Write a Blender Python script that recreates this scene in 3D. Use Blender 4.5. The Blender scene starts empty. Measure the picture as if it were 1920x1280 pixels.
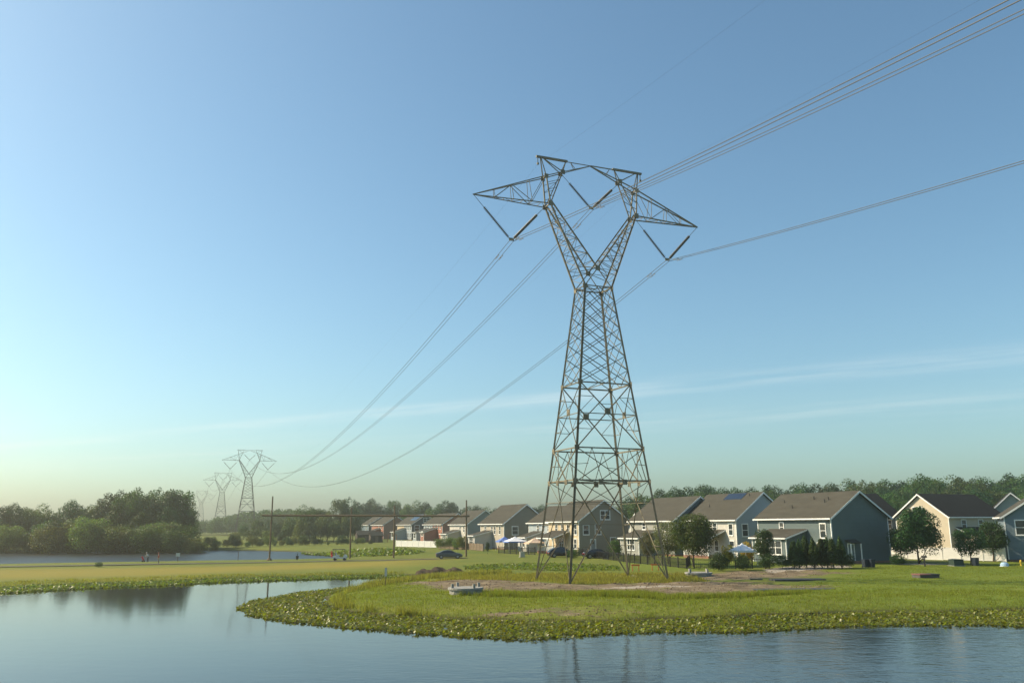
import bpy, math, random
import numpy as np
from mathutils import Vector, Matrix

S = bpy.context.scene
R = math.radians
random.seed(7)
rng = np.random.default_rng(7)

# ------------------------------------------------------------------ camera
F = 1589.0            # focal length in pixels of the 1920 px wide photograph
CZ = 6.2              # camera height above the pond
HOR = 984.0
ROLL = R(-0.3)         # the photograph leans very slightly
TH = math.atan((HOR - 640) / F)
cam = bpy.data.cameras.new('camera')
cam.sensor_width = 36.0
cam.lens = F / 1920 * 36
cam.clip_start = 0.1
cam.clip_end = 20000
co = bpy.data.objects.new('camera', cam)
S.collection.objects.link(co)
co.location = (0, 0, CZ)
co.rotation_euler = (Matrix.Rotation(math.pi / 2 + TH, 3, 'X') @ Matrix.Rotation(ROLL, 3, 'Z')).to_euler()
S.camera = co

# ------------------------------------------------------------------ sky, sun, exposure
SUN_AZ, SUN_EL = R(-77), R(36)      # azimuth from +Y towards +X
w = bpy.data.worlds.new('World')
S.world = w
w.use_nodes = True
nt = w.node_tree
nt.nodes.clear()
N = nt.nodes.new
L_ = nt.links.new
out = N('ShaderNodeOutputWorld')
bg = N('ShaderNodeBackground')
sky = N('ShaderNodeTexSky')
sky.sky_type = 'NISHITA'
sky.sun_disc = False
sky.sun_elevation = SUN_EL
sky.sun_rotation = SUN_AZ
sky.altitude = 0
sky.air_density = 1.0
sky.dust_density = 1.2
sky.ozone_density = 2.5
bg.inputs['Strength'].default_value = 0.102


def vmath(nodes, links, op, a, b=None):
    n = nodes.new('ShaderNodeMath')
    n.operation = op
    for i, v in enumerate((a, b)):
        if v is None:
            continue
        if isinstance(v, (int, float)):
            n.inputs[i].default_value = v
        else:
            links.new(v, n.inputs[i])
    return n.outputs[0]


def wm(op, a, b=None):
    return vmath(nt.nodes, nt.links, op, a, b)


tc = N('ShaderNodeTexCoord')
sep = N('ShaderNodeSeparateXYZ')
L_(tc.outputs['Generated'], sep.inputs[0])
zc = wm('MAXIMUM', sep.outputs[2], 0.02)
u_ = wm('DIVIDE', sep.outputs[0], zc)          # a flat cirrus layer seen from below
v_ = wm('DIVIDE', sep.outputs[1], zc)
cc = wm('ADD', v_, wm('MULTIPLY', u_, 0.6))    # across the streak
ss = wm('SUBTRACT', u_, wm('MULTIPLY', v_, 0.6))  # along the streak
comb = N('ShaderNodeCombineXYZ')
L_(wm('MULTIPLY', ss, 0.3), comb.inputs[0])
L_(wm('MULTIPLY', cc, 1.3), comb.inputs[1])
nz = N('ShaderNodeTexNoise')
nz.inputs['Scale'].default_value = 1.3
nz.inputs['Detail'].default_value = 8
nz.inputs['Roughness'].default_value = 0.66
L_(comb.outputs[0], nz.inputs['Vector'])
ramp = N('ShaderNodeMapRange')
ramp.inputs[1].default_value = 0.38
ramp.inputs[2].default_value = 0.78
L_(nz.outputs[0], ramp.inputs[0])


def bump1(c, wdt):
    q = wm('DIVIDE', wm('SUBTRACT', cc, c), wdt)
    return wm('POWER', 2.718, wm('MULTIPLY', wm('MULTIPLY', q, q), -1.0))


band = wm('ADD', wm('MULTIPLY', bump1(6.95, 0.38), 0.9), wm('MULTIPLY', bump1(9.4, 1.3), 0.35))
nb = N('ShaderNodeTexNoise')                   # breaks the streak into separate wisps
nb.inputs['Scale'].default_value = 0.55
nb.inputs['Detail'].default_value = 3
L_(comb.outputs[0], nb.inputs['Vector'])
rb = N('ShaderNodeMapRange')
rb.inputs[1].default_value = 0.35
rb.inputs[2].default_value = 0.65
rb.inputs[3].default_value = 0.25
L_(nb.outputs[0], rb.inputs[0])
cov = wm('MULTIPLY', wm('MULTIPLY', band, ramp.outputs[0]), wm('MULTIPLY', rb.outputs[0], 0.75))
cov = wm('MINIMUM', cov, 0.6)
mixc = N('ShaderNodeMixRGB')
mixc.inputs[2].default_value = (7.6, 7.7, 7.4, 1)
L_(cov, mixc.inputs[0])
tint = N('ShaderNodeMixRGB')                   # the whole sky, evenly: clear washed summer air
tint.blend_type = 'MULTIPLY'
tint.inputs[0].default_value = 1
tint.inputs[2].default_value = (0.93, 1.13, 1.06, 1)
L_(sky.outputs[0], tint.inputs[1])
L_(tint.outputs[0], mixc.inputs[1])
L_(mixc.outputs[0], bg.inputs[0])
L_(bg.outputs[0], out.inputs[0])

sl = bpy.data.lights.new('sun', 'SUN')
sl.energy = 4.9
sl.angle = R(0.6)
sl.color = (1.0, 0.83, 0.58)
so = bpy.data.objects.new('sun', sl)
S.collection.objects.link(so)
sd = Vector((math.sin(SUN_AZ) * math.cos(SUN_EL), math.cos(SUN_AZ) * math.cos(SUN_EL), math.sin(SUN_EL)))
so.rotation_euler = sd.to_track_quat('Z', 'Y').to_euler()

S.view_settings.view_transform = 'Standard'
S.view_settings.look = 'None'
S.view_settings.exposure = 0.62
S.view_settings.gamma = 1.0
S.cycles.max_bounces = 6
S.cycles.transparent_max_bounces = 8
S.cycles.volume_bounces = 0
S.cycles.use_denoising = True

COL = S.collection


# ------------------------------------------------------------------ helpers
def ray(x, y):
    a0, b0 = (x - 960) / F, (y - 640) / F
    a = a0 * math.cos(ROLL) + b0 * math.sin(ROLL)
    b = a0 * math.sin(ROLL) - b0 * math.cos(ROLL)
    return Vector((a, math.cos(TH) - b * math.sin(TH), math.sin(TH) + b * math.cos(TH)))


def P(x, y, z):
    """where the ray of photograph pixel (x, y) meets the level z"""
    d = ray(x, y)
    return Vector((0, 0, CZ)) + d * ((z - CZ) / d.z)


def XD(x, D, y=1000):
    """X of photograph column x (near row y) at ground distance D"""
    d = ray(x, y)
    return d.x / d.y * D


def zat(x, y, D):
    """height that photograph pixel (x, y) shows at ground distance D"""
    d = ray(x, y)
    return CZ + D * d.z / d.y


def tag(o, label=None, cat=None, group=None, kind=None):
    if label:
        o['label'] = label
    if cat:
        o['category'] = cat
    if group:
        o['group'] = group
    if kind:
        o['kind'] = kind
    return o


def empty(name, loc=(0, 0, 0), rz=0):
    o = bpy.data.objects.new(name, None)
    o.empty_display_size = 0.3
    COL.objects.link(o)
    o.location = loc
    o.rotation_euler = (0, 0, rz)
    return o


def link(name, me, parent=None, loc=None, rz=None):
    o = bpy.data.objects.new(name, me)
    COL.objects.link(o)
    if parent:
        o.parent = parent
    if loc is not None:
        o.location = loc
    if rz is not None:
        o.rotation_euler = (0, 0, rz)
    return o


class MB:
    def __init__(s):
        s.v, s.f = [], []

    def add(s, vs, fs):
        n = len(s.v)
        s.v += [tuple(v) for v in vs]
        s.f += [tuple(i + n for i in f) for f in fs]
        return s

    def quad(s, *p):
        return s.add(p, [tuple(range(len(p)))])

    def box(s, x0, x1, y0, y1, z0, z1):
        vs = [(x, y, z) for z in (z0, z1) for y in (y0, y1) for x in (x0, x1)]
        return s.add(vs, [(0, 2, 3, 1), (4, 5, 7, 6), (0, 1, 5, 4), (2, 6, 7, 3), (0, 4, 6, 2), (1, 3, 7, 5)])

    def bar(s, p0, p1, wa, wb=None, ref=(0, 0, 1)):
        p0, p1 = Vector(p0), Vector(p1)
        wb = wb or wa
        d = (p1 - p0).normalized()
        r = Vector(ref)
        if abs(d.dot(r)) > 0.97:
            r = Vector((1, 0, 0))
        a = d.cross(r).normalized()
        b = a.cross(d).normalized()
        vs = [p + a * (i * wa / 2) + b * (j * wb / 2) for p in (p0, p1) for j in (-1, 1) for i in (-1, 1)]
        return s.add(vs, [(0, 2, 3, 1), (4, 5, 7, 6), (0, 1, 5, 4), (2, 6, 7, 3), (0, 4, 6, 2), (1, 3, 7, 5)])

    def angle(s, p0, p1, wd, ref=(0, 0, 1)):
        """a rolled angle section: two thin flanges"""
        p0, p1 = Vector(p0), Vector(p1)
        d = (p1 - p0).normalized()
        r = Vector(ref)
        if abs(d.dot(r)) > 0.97:
            r = Vector((1, 0, 0))
        a = d.cross(r).normalized()
        b = a.cross(d).normalized()
        t = max(0.016, wd * 0.13)
        for (e, g) in ((a, b), (b, -a)):
            o = (b * (-wd / 2 + t / 2)) if e is a else (a * (-wd / 2 + t / 2) + b * t * 0.55)
            vs = [p + o + e * (i * wd / 2) + g * (j * t / 2) for p in (p0, p1) for j in (-1, 1) for i in (-1, 1)]
            s.add(vs, [(0, 2, 3, 1), (4, 5, 7, 6), (0, 1, 5, 4), (2, 6, 7, 3), (0, 4, 6, 2), (1, 3, 7, 5)])
        return s

    def tube(s, pts, r, n=6, cap=True):
        pts = [Vector(p) for p in pts]
        rs = r if isinstance(r, (list, tuple)) else [r] * len(pts)
        base = len(s.v)
        for i, p in enumerate(pts):
            d = (pts[min(i + 1, len(pts) - 1)] - pts[max(i - 1, 0)]).normalized()
            ref = Vector((0, 0, 1)) if abs(d.z) < 0.95 else Vector((1, 0, 0))
            a = d.cross(ref).normalized()
            b = a.cross(d)
            for k in range(n):
                t = 2 * math.pi * k / n
                s.v.append(tuple(p + a * math.cos(t) * rs[i] + b * math.sin(t) * rs[i]))
        for i in range(len(pts) - 1):
            for k in range(n):
                k2 = (k + 1) % n
                s.f.append((base + i * n + k, base + i * n + k2, base + (i + 1) * n + k2, base + (i + 1) * n + k))
        if cap:
            s.f.append(tuple(base + k for k in range(n))[::-1])
            s.f.append(tuple(base + (len(pts) - 1) * n + k for k in range(n)))
        return s

    def lathe(s, prof, n=16, c=(0, 0, 0)):
        """prof: list of (radius, z)"""
        base = len(s.v)
        for r, z in prof:
            for k in range(n):
                t = 2 * math.pi * k / n
                s.v.append((c[0] + r * math.cos(t), c[1] + r * math.sin(t), c[2] + z))
        for i in range(len(prof) - 1):
            for k in range(n):
                k2 = (k + 1) % n
                s.f.append((base + i * n + k, base + i * n + k2, base + (i + 1) * n + k2, base + (i + 1) * n + k))
        s.f.append(tuple(base + k for k in range(n))[::-1])
        s.f.append(tuple(base + (len(prof) - 1) * n + k for k in range(n)))
        return s

    def prism(s, poly, d0, d1, axis='y'):
        """outline poly (a, z) pushed from d0 to d1 along an axis"""
        n = len(poly)
        mk = (lambda a, z, d: (a, d, z)) if axis == 'y' else ((lambda a, z, d: (d, a, z)) if axis == 'x' else (lambda a, z, d: (a, z, d)))
        vs = [mk(a, z, d0) for a, z in poly] + [mk(a, z, d1) for a, z in poly]
        fs = [tuple(range(n))[::-1], tuple(range(n, 2 * n))]
        fs += [(i, (i + 1) % n, n + (i + 1) % n, n + i) for i in range(n)]
        return s.add(vs, fs)

    def mesh(s, name, mat, smooth=False):
        me = bpy.data.meshes.new(name)
        me.from_pydata(s.v, [], s.f)
        if mat:
            me.materials.append(mat)
        import bmesh
        bm = bmesh.new()
        bm.from_mesh(me)
        bmesh.ops.recalc_face_normals(bm, faces=bm.faces)
        bm.to_mesh(me)
        bm.free()
        if smooth:
            for p in me.polygons:
                p.use_smooth = True
        return me

    def build(s, name, mat, parent=None, loc=None, rz=None, smooth=False):
        return link(name, s.mesh(name, mat, smooth), parent, loc, rz)


def np_mesh(name, V, T, mat, smooth=False):
    """V (n,3) array, T (m,k) array of equal sized faces"""
    me = bpy.data.meshes.new(name)
    n, (m, k) = len(V), T.shape
    me.vertices.add(n)
    me.vertices.foreach_set('co', np.asarray(V, np.float32).ravel())
    me.loops.add(m * k)
    me.loops.foreach_set('vertex_index', np.asarray(T, np.int32).ravel())
    me.polygons.add(m)
    me.polygons.foreach_set('loop_start', np.arange(0, m * k, k, dtype=np.int32))
    me.polygons.foreach_set('loop_total', np.full(m, k, np.int32))
    if smooth:
        me.polygons.foreach_set('use_smooth', np.ones(m, bool))
    me.update(calc_edges=True)
    if mat:
        me.materials.append(mat)
    return me


# ------------------------------------------------------------------ materials
MATS = {}


def mat(name, col, rough=0.7, var=0.25, scale=3.0, bump=0.0, bscale=20.0, metal=0.0, spec=0.3, col2=None, objvar=0.0, stretch=None):
    if name in MATS:
        return MATS[name]
    m = bpy.data.materials.new(name)
    m.use_nodes = True
    t = m.node_tree
    b = t.nodes['Principled BSDF']
    b.inputs['Roughness'].default_value = rough
    b.inputs['Metallic'].default_value = metal
    b.inputs['Specular IOR Level'].default_value = spec
    c = t.nodes.new('ShaderNodeTexCoord')
    n = t.nodes.new('ShaderNodeTexNoise')
    n.inputs['Scale'].default_value = scale
    n.inputs['Detail'].default_value = 6
    n.inputs['Roughness'].default_value = 0.6
    src = c.outputs['Object']
    if stretch:
        mp = t.nodes.new('ShaderNodeMapping')
        mp.inputs['Scale'].default_value = stretch
        t.links.new(src, mp.inputs[0])
        src = mp.outputs[0]
    t.links.new(src, n.inputs['Vector'])
    mx = t.nodes.new('ShaderNodeMixRGB')
    c1 = [v * (1 - var) for v in col[:3]]
    c2 = list(col2) if col2 else [v * (1 + var) for v in col[:3]]
    mx.inputs[1].default_value = (*c1, 1)
    mx.inputs[2].default_value = (*c2, 1)
    rr = t.nodes.new('ShaderNodeMapRange')
    rr.inputs[1].default_value = 0.32
    rr.inputs[2].default_value = 0.68
    t.links.new(n.outputs[0], rr.inputs[0])
    t.links.new(rr.outputs[0], mx.inputs[0])
    colout = mx.outputs[0]
    if objvar:
        oi = t.nodes.new('ShaderNodeObjectInfo')
        hv = t.nodes.new('ShaderNodeHueSaturation')
        t.links.new(vmath(t.nodes, t.links, 'ADD', vmath(t.nodes, t.links, 'MULTIPLY', oi.outputs['Random'], 2 * objvar), 1 - objvar), hv.inputs['Value'])
        t.links.new(colout, hv.inputs['Color'])
        colout = hv.outputs[0]
    t.links.new(colout, b.inputs['Base Color'])
    if bump:
        n2 = t.nodes.new('ShaderNodeTexNoise')
        n2.inputs['Scale'].default_value = bscale
        n2.inputs['Detail'].default_value = 4
        t.links.new(src, n2.inputs['Vector'])
        bp = t.nodes.new('ShaderNodeBump')
        bp.inputs['Strength'].default_value = bump
        bp.inputs['Distance'].default_value = 0.05
        t.links.new(n2.outputs[0], bp.inputs['Height'])
        t.links.new(bp.outputs[0], b.inputs['Normal'])
    MATS[name] = m
    return m


def leaf_mat(name, col, transl=0.3, objvar=0.22, rough=0.55, spec=0.25, yellow=0.15):
    if name in MATS:
        return MATS[name]
    m = bpy.data.materials.new(name)
    m.use_nodes = True
    t = m.node_tree
    b = t.nodes['Principled BSDF']
    b.inputs['Roughness'].default_value = rough
    b.inputs['Specular IOR Level'].default_value = spec
    g = t.nodes.new('ShaderNodeNewGeometry')
    oi = t.nodes.new('ShaderNodeObjectInfo')
    hv = t.nodes.new('ShaderNodeHueSaturation')
    hv.inputs['Color'].default_value = (*col, 1)
    M = lambda op, a, bb=None: vmath(t.nodes, t.links, op, a, bb)
    t.links.new(M('ADD', M('MULTIPLY', M('SUBTRACT', g.outputs['Random Per Island'], 0.5), 0.05), M('ADD', 0.5, M('MULTIPLY', M('SUBTRACT', oi.outputs['Random'], 0.62), 0.07))), hv.inputs['Hue'])
    t.links.new(M('ADD', M('MULTIPLY', g.outputs['Random Per Island'], 0.75), M('ADD', 0.62 - objvar, M('MULTIPLY', oi.outputs['Random'], 2 * objvar))), hv.inputs['Value'])
    t.links.new(hv.outputs[0], b.inputs['Base Color'])
    tr = t.nodes.new('ShaderNodeBsdfTranslucent')
    mxy = t.nodes.new('ShaderNodeMixRGB')
    mxy.blend_type = 'MULTIPLY'
    mxy.inputs[0].default_value = 1
    mxy.inputs[2].default_value = (1.5, 1.5, 0.6, 1)
    t.links.new(hv.outputs[0], mxy.inputs[1])
    t.links.new(mxy.outputs[0], tr.inputs['Color'])
    ms = t.nodes.new('ShaderNodeMixShader')
    ms.inputs[0].default_value = transl
    t.links.new(b.outputs[0], ms.inputs[1])
    t.links.new(tr.outputs[0], ms.inputs[2])
    t.links.new(ms.outputs[0], t.nodes['Material Output'].inputs['Surface'])
    MATS[name] = m
    return m


def siding(name, col, board=0.18, depth=0.5, brick=False):
    if name in MATS:
        return MATS[name]
    m = bpy.data.materials.new(name)
    m.use_nodes = True
    t = m.node_tree
    b = t.nodes['Principled BSDF']
    b.inputs['Roughness'].default_value = 0.6
    b.inputs['Specular IOR Level'].default_value = 0.25
    M = lambda op, a, bb=None: vmath(t.nodes, t.links, op, a, bb)
    c = t.nodes.new('ShaderNodeTexCoord')
    sp = t.nodes.new('ShaderNodeSeparateXYZ')
    t.links.new(c.outputs['Object'], sp.inputs[0])
    n = t.nodes.new('ShaderNodeTexNoise')
    n.inputs['Scale'].default_value = 0.9
    n.inputs['Detail'].default_value = 7
    t.links.new(c.outputs['Object'], n.inputs['Vector'])
    mx = t.nodes.new('ShaderNodeMixRGB')
    mx.inputs[1].default_value = (*[v * 0.86 for v in col], 1)
    mx.inputs[2].default_value = (*[v * 1.1 for v in col], 1)
    t.links.new(n.outputs[0], mx.inputs[0])
    fr = M('FRACT', M('DIVIDE', sp.outputs[2], board))
    bp = t.nodes.new('ShaderNodeBump')
    bp.inputs['Strength'].default_value = depth
    bp.inputs['Distance'].default_value = 0.03
    if brick:
        bt = t.nodes.new('ShaderNodeTexBrick')
        bt.inputs['Scale'].default_value = 3.2
        bt.inputs['Color1'].default_value = (*[v * 0.8 for v in col], 1)
        bt.inputs['Color2'].default_value = (*[v * 1.25 for v in col], 1)
        bt.inputs['Mortar'].default_value = (0.35, 0.3, 0.26, 1)
        bt.inputs['Mortar Size'].default_value = 0.012
        cb = t.nodes.new('ShaderNodeCombineXYZ')
        t.links.new(M('ADD', sp.outputs[0], sp.outputs[1]), cb.inputs[0])
        t.links.new(sp.outputs[2], cb.inputs[1])
        t.links.new(cb.outputs[0], bt.inputs['Vector'])
        t.links.new(bt.outputs[0], b.inputs['Base Color'])
        t.links.new(bt.outputs['Fac'], bp.inputs['Height'])
        bp.invert = True
    else:
        t.links.new(mx.outputs[0], b.inputs['Base Color'])
        t.links.new(M('SUBTRACT', 1.0, fr), bp.inputs['Height'])
    t.links.new(bp.outputs[0], b.inputs['Normal'])
    MATS[name] = m
    return m


def glass_mat():
    m = bpy.data.materials.new('window_glass')
    m.use_nodes = True
    t = m.node_tree
    b = t.nodes['Principled BSDF']
    b.inputs['Base Color'].default_value = (0.03, 0.04, 0.045, 1)
    b.inputs['Roughness'].default_value = 0.08
    b.inputs['Specular IOR Level'].default_value = 0.8
    n = t.nodes.new('ShaderNodeTexNoise')
    n.inputs['Scale'].default_value = 0.7
    bp = t.nodes.new('ShaderNodeBump')
    bp.inputs['Strength'].default_value = 0.08
    t.links.new(n.outputs[0], bp.inputs['Height'])
    t.links.new(bp.outputs[0], b.inputs['Normal'])
    return m


GLASS = glass_mat()
WHITE = mat('white_trim', (0.78, 0.78, 0.76), 0.5, 0.06, 2)
ROOF = mat('asphalt_shingle', (0.068, 0.064, 0.052), 0.95, 0.14, 0.5, 0.25, 5, spec=0.1, stretch=(1, 2.5, 2.5))
ROOF_SHADE = mat('shaded_shingle', (0.028, 0.026, 0.025), 0.95, 0.14, 0.5, 0.25, 5, spec=0.1)  # darker copy of the shingle, shade of the slopes put into its colour
STEEL = mat('weathered_steel', (0.18, 0.165, 0.115), 0.62, 0.3, 1.2, 0.2, 30, metal=0.2, col2=(0.25, 0.205, 0.13), spec=0.35)
STEELF = mat('far_steel', (0.07, 0.066, 0.058), 0.65, 0.3, 1.0, metal=0.3)
GALV = mat('aluminium_wire', (0.075, 0.075, 0.07), 0.6, 0.15, 1, metal=0.0)
INSU = mat('brown_porcelain', (0.075, 0.07, 0.06), 0.4, 0.2, 4, spec=0.4)
WOOD = mat('weathered_pole_wood', (0.16, 0.11, 0.065), 0.85, 0.35, 3, 0.4, 30, stretch=(3, 3, 0.3))
CONC = mat('precast_concrete', (0.27, 0.265, 0.245), 0.85, 0.18, 2.2, 0.3, 18)
BLACK = mat('black_metal', (0.02, 0.02, 0.022), 0.45, 0.2, 3)
RUBBER = mat('tyre_rubber', (0.018, 0.018, 0.018), 0.8, 0.2, 4)
BARK = mat('tree_bark', (0.085, 0.065, 0.045), 0.9, 0.35, 4, 0.6, 20, stretch=(3, 3, 0.6))

# ------------------------------------------------------------------ shores
NEAR_SHORE = [(690, 1099), (640, 1108), (606, 1120), (612, 1135), (650, 1147), (720, 1154), (800, 1158), (900, 1162), (1000, 1165), (1100, 1166), (1200, 1164), (1300, 1160), (1400, 1156), (1500, 1152), (1600, 1150), (1700, 1148), (1800, 1147), (1920, 1143), (2040, 1141)]
STRIP_SHORE = [(-60, 1103), (0, 1101), (100, 1097), (200, 1093), (300, 1090), (400, 1086), (500, 1083), (600, 1081), (700, 1079), (760, 1078.5), (800, 1079.5), (815, 1081), (790, 1086), (740, 1092)]
px2 = lambda pts, z=0.0: [(P(x, y, z).x, P(x, y, z).y) for x, y in pts]
POND1 = px2(STRIP_SHORE) + px2(NEAR_SHORE) + [(110, 72), (190, 60), (240, 0), (240, -150), (-400, -150), (-400, 70), (-150, 92)]
FAR_NEAR = [(-120, 1060), (0, 1057), (100, 1055), (200, 1053.5), (300, 1052), (400, 1050.5), (480, 1049.5), (560, 1048), (640, 1046.5), (690, 1044)]
FAR_FAR = [(655, 1040.5), (600, 1037), (560, 1034), (480, 1032), (400, 1031.5), (300, 1033), (200, 1034), (100, 1036), (0, 1037), (-150, 1040)]
POND2 = px2(FAR_NEAR) + px2(FAR_FAR) + [(-230, 230), (-240, 180)]


def sdist(poly, X, Y):
    """signed distance: positive outside (land), negative in the water"""
    p = np.array(poly)
    q = np.roll(p, -1, 0)
    best = np.full(X.shape, 1e9)
    ins = np.zeros(X.shape, bool)
    for (ax, ay), (bx, by) in zip(p, q):
        ex, ey = bx - ax, by - ay
        wx, wy = X - ax, Y - ay
        t = np.clip((wx * ex + wy * ey) / (ex * ex + ey * ey + 1e-9), 0, 1)
        best = np.minimum(best, (wx - t * ex) ** 2 + (wy - t * ey) ** 2)
        c = ((ay > Y) != (by > Y)) & (X < ex * (Y - ay) / (ey if abs(ey) > 1e-9 else 1e-9) + ax)
        ins ^= c
    d = np.sqrt(best)
    return np.where(ins, -d, d)


CTRL = np.array([
    (9, 90, 0.56), (-8, 75, 0.55), (20, 78, 0.6), (30, 80, 0.65), (45, 75, 0.7), (60, 75, 0.75), (-80, 120, 0.16), (-110, 130, 0.14), (-80, 145, 0.08), (-100, 150, 0.08), (-60, 150, 0.08), (-40, 160, 0.12), (-45, 140, 0.16), (-25, 150, 0.35), (-120, 145, 0.08),
    (-11, 155, 0.6), (10, 130, 0.85), (43, 114, 1.0), (35, 131, 1.05), (28, 142, 1.05), (13, 158, 1.05), (-2, 185, 1.1), (-14, 250, 1.1),
    (-23, 285, 1.1), (-38, 315, 1.1), (-60, 375, 1.1), (73, 140, 1.2), (72, 116, 1.1), (60, 100, 0.9), (-100, 265, 0.6), (-129, 425, 0.8),
    (-60, 280, 0.7), (-30, 230, 0.9), (100, 200, 1.3), (-200, 600, 0.8), (150, 250, 1.4), (0, 400, 1.3), (-20, 200, 0.9)])


Z1 = 0.56
DIRT = [px2(q, Z1) for q in (
    [(760, 1092), (880, 1086), (1010, 1091), (1080, 1097), (1250, 1092), (1400, 1093), (1560, 1100), (1500, 1110), (1380, 1116), (1250, 1119), (1080, 1113), (960, 1114), (860, 1112), (800, 1104)],
    [(1300, 1079), (1380, 1074), (1520, 1072), (1600, 1078), (1520, 1084), (1420, 1087), (1340, 1090), (1290, 1090)],
    [(905, 1141), (1000, 1139), (1080, 1137), (1170, 1136), (1200, 1140), (1140, 1146), (1000, 1147), (930, 1145)],
    [(1690, 1133), (1730, 1131), (1760, 1134), (1730, 1138)])]


def vnoise(X, Y, sc, seed):
    r = np.random.default_rng(seed)
    out_ = np.zeros(X.shape)
    for k in range(7):
        a = r.uniform(0, 2 * np.pi)
        f = sc * r.uniform(0.6, 1.9)
        out_ += np.sin((X * math.cos(a) + Y * math.sin(a)) * f + r.uniform(0, 6.28)) / 7
    return out_


def height(X, Y):
    X = np.asarray(X, float)
    Y = np.asarray(Y, float)
    num = np.zeros(X.shape)
    den = np.zeros(X.shape)
    for cx, cy, cz in CTRL:
        wgt = 1.0 / ((X - cx) ** 2 + (Y - cy) ** 2 + 60.0) ** 1.5
        num += wgt * cz
        den += wgt
    T = num / den
    wob = vnoise(X, Y, 0.9, 3) * 0.9 + vnoise(X, Y, 2.4, 5) * 0.35
    d = np.minimum(sdist(POND1, X, Y), sdist(POND2, X, Y)) + wob * np.clip(1.2 - 0.0, 0, 1) * 0.55
    land = T * (1 - np.exp(-np.maximum(d, 0) / 2.3)) + 0.03
    near = np.clip(1 - (Y - 40) / 120, 0, 1)
    land += near * np.clip(d / 3, 0, 1) * (vnoise(X, Y, 1.3, 11) * 0.10 + vnoise(X, Y, 3.6, 12) * 0.05 + vnoise(X, Y, 0.35, 13) * 0.2)
    dm_ = np.max([np.clip(0.5 - sdist(pl, X, Y) / 2.0, 0, 1) for pl in DIRT], 0)
    land += dm_ * (vnoise(X * .5, Y, 2.6, 41) * 0.16 + vnoise(X * .6, Y, 5.5, 42) * 0.1)
    return np.where(d > 0, land, np.maximum(d * 0.3, -0.9)), d


def gz(x, y):
    return float(height(np.array([x]), np.array([y]))[0][0])


def G(px, py):
    """ground point seen at photograph pixel (px, py)"""
    z = 1.0
    for _ in range(25):
        p = P(px, py, z)
        z = 0.5 * z + 0.5 * max(gz(p.x, p.y), 0.0)
    return P(px, py, z)


def at(px, D):
    x = XD(px, D, 1030)
    return Vector((x, D, gz(x, D)))


def inpoly(poly, X, Y):
    return sdist(poly, X, Y) < 0


# ------------------------------------------------------------------ ground sheet
def grow(a, b, n, first):
    k = np.linspace(0, 1, n + 1)[1:]
    return a + (b - a) * (first * k + (1 - first) * k ** 4)


xs = np.concatenate([grow(-130, -6000, 34, 0.01)[::-1], np.arange(-130, -45, 1.0), np.arange(-45, 75, 0.5), np.arange(75, 130.1, 1.2), grow(130.1, 6000, 34, 0.01)])
ys = np.concatenate([grow(30, -3000, 24, 0.02)[::-1], np.arange(30, 45, 1.5), np.arange(45, 130, 0.5), np.arange(130, 275, 0.9), np.arange(275, 420, 3), grow(420, 9000, 40, 0.02)])
GX, GY = np.meshgrid(xs, ys)
GZ, GD = height(GX, GY)
V = np.stack([GX.ravel(), GY.ravel(), GZ.ravel()], 1)
nx, ny = len(xs), len(ys)
ii = (np.arange(ny - 1)[:, None] * nx + np.arange(nx - 1)[None, :]).ravel()
T = np.stack([ii, ii + 1, ii + nx + 1, ii + nx], 1)


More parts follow.
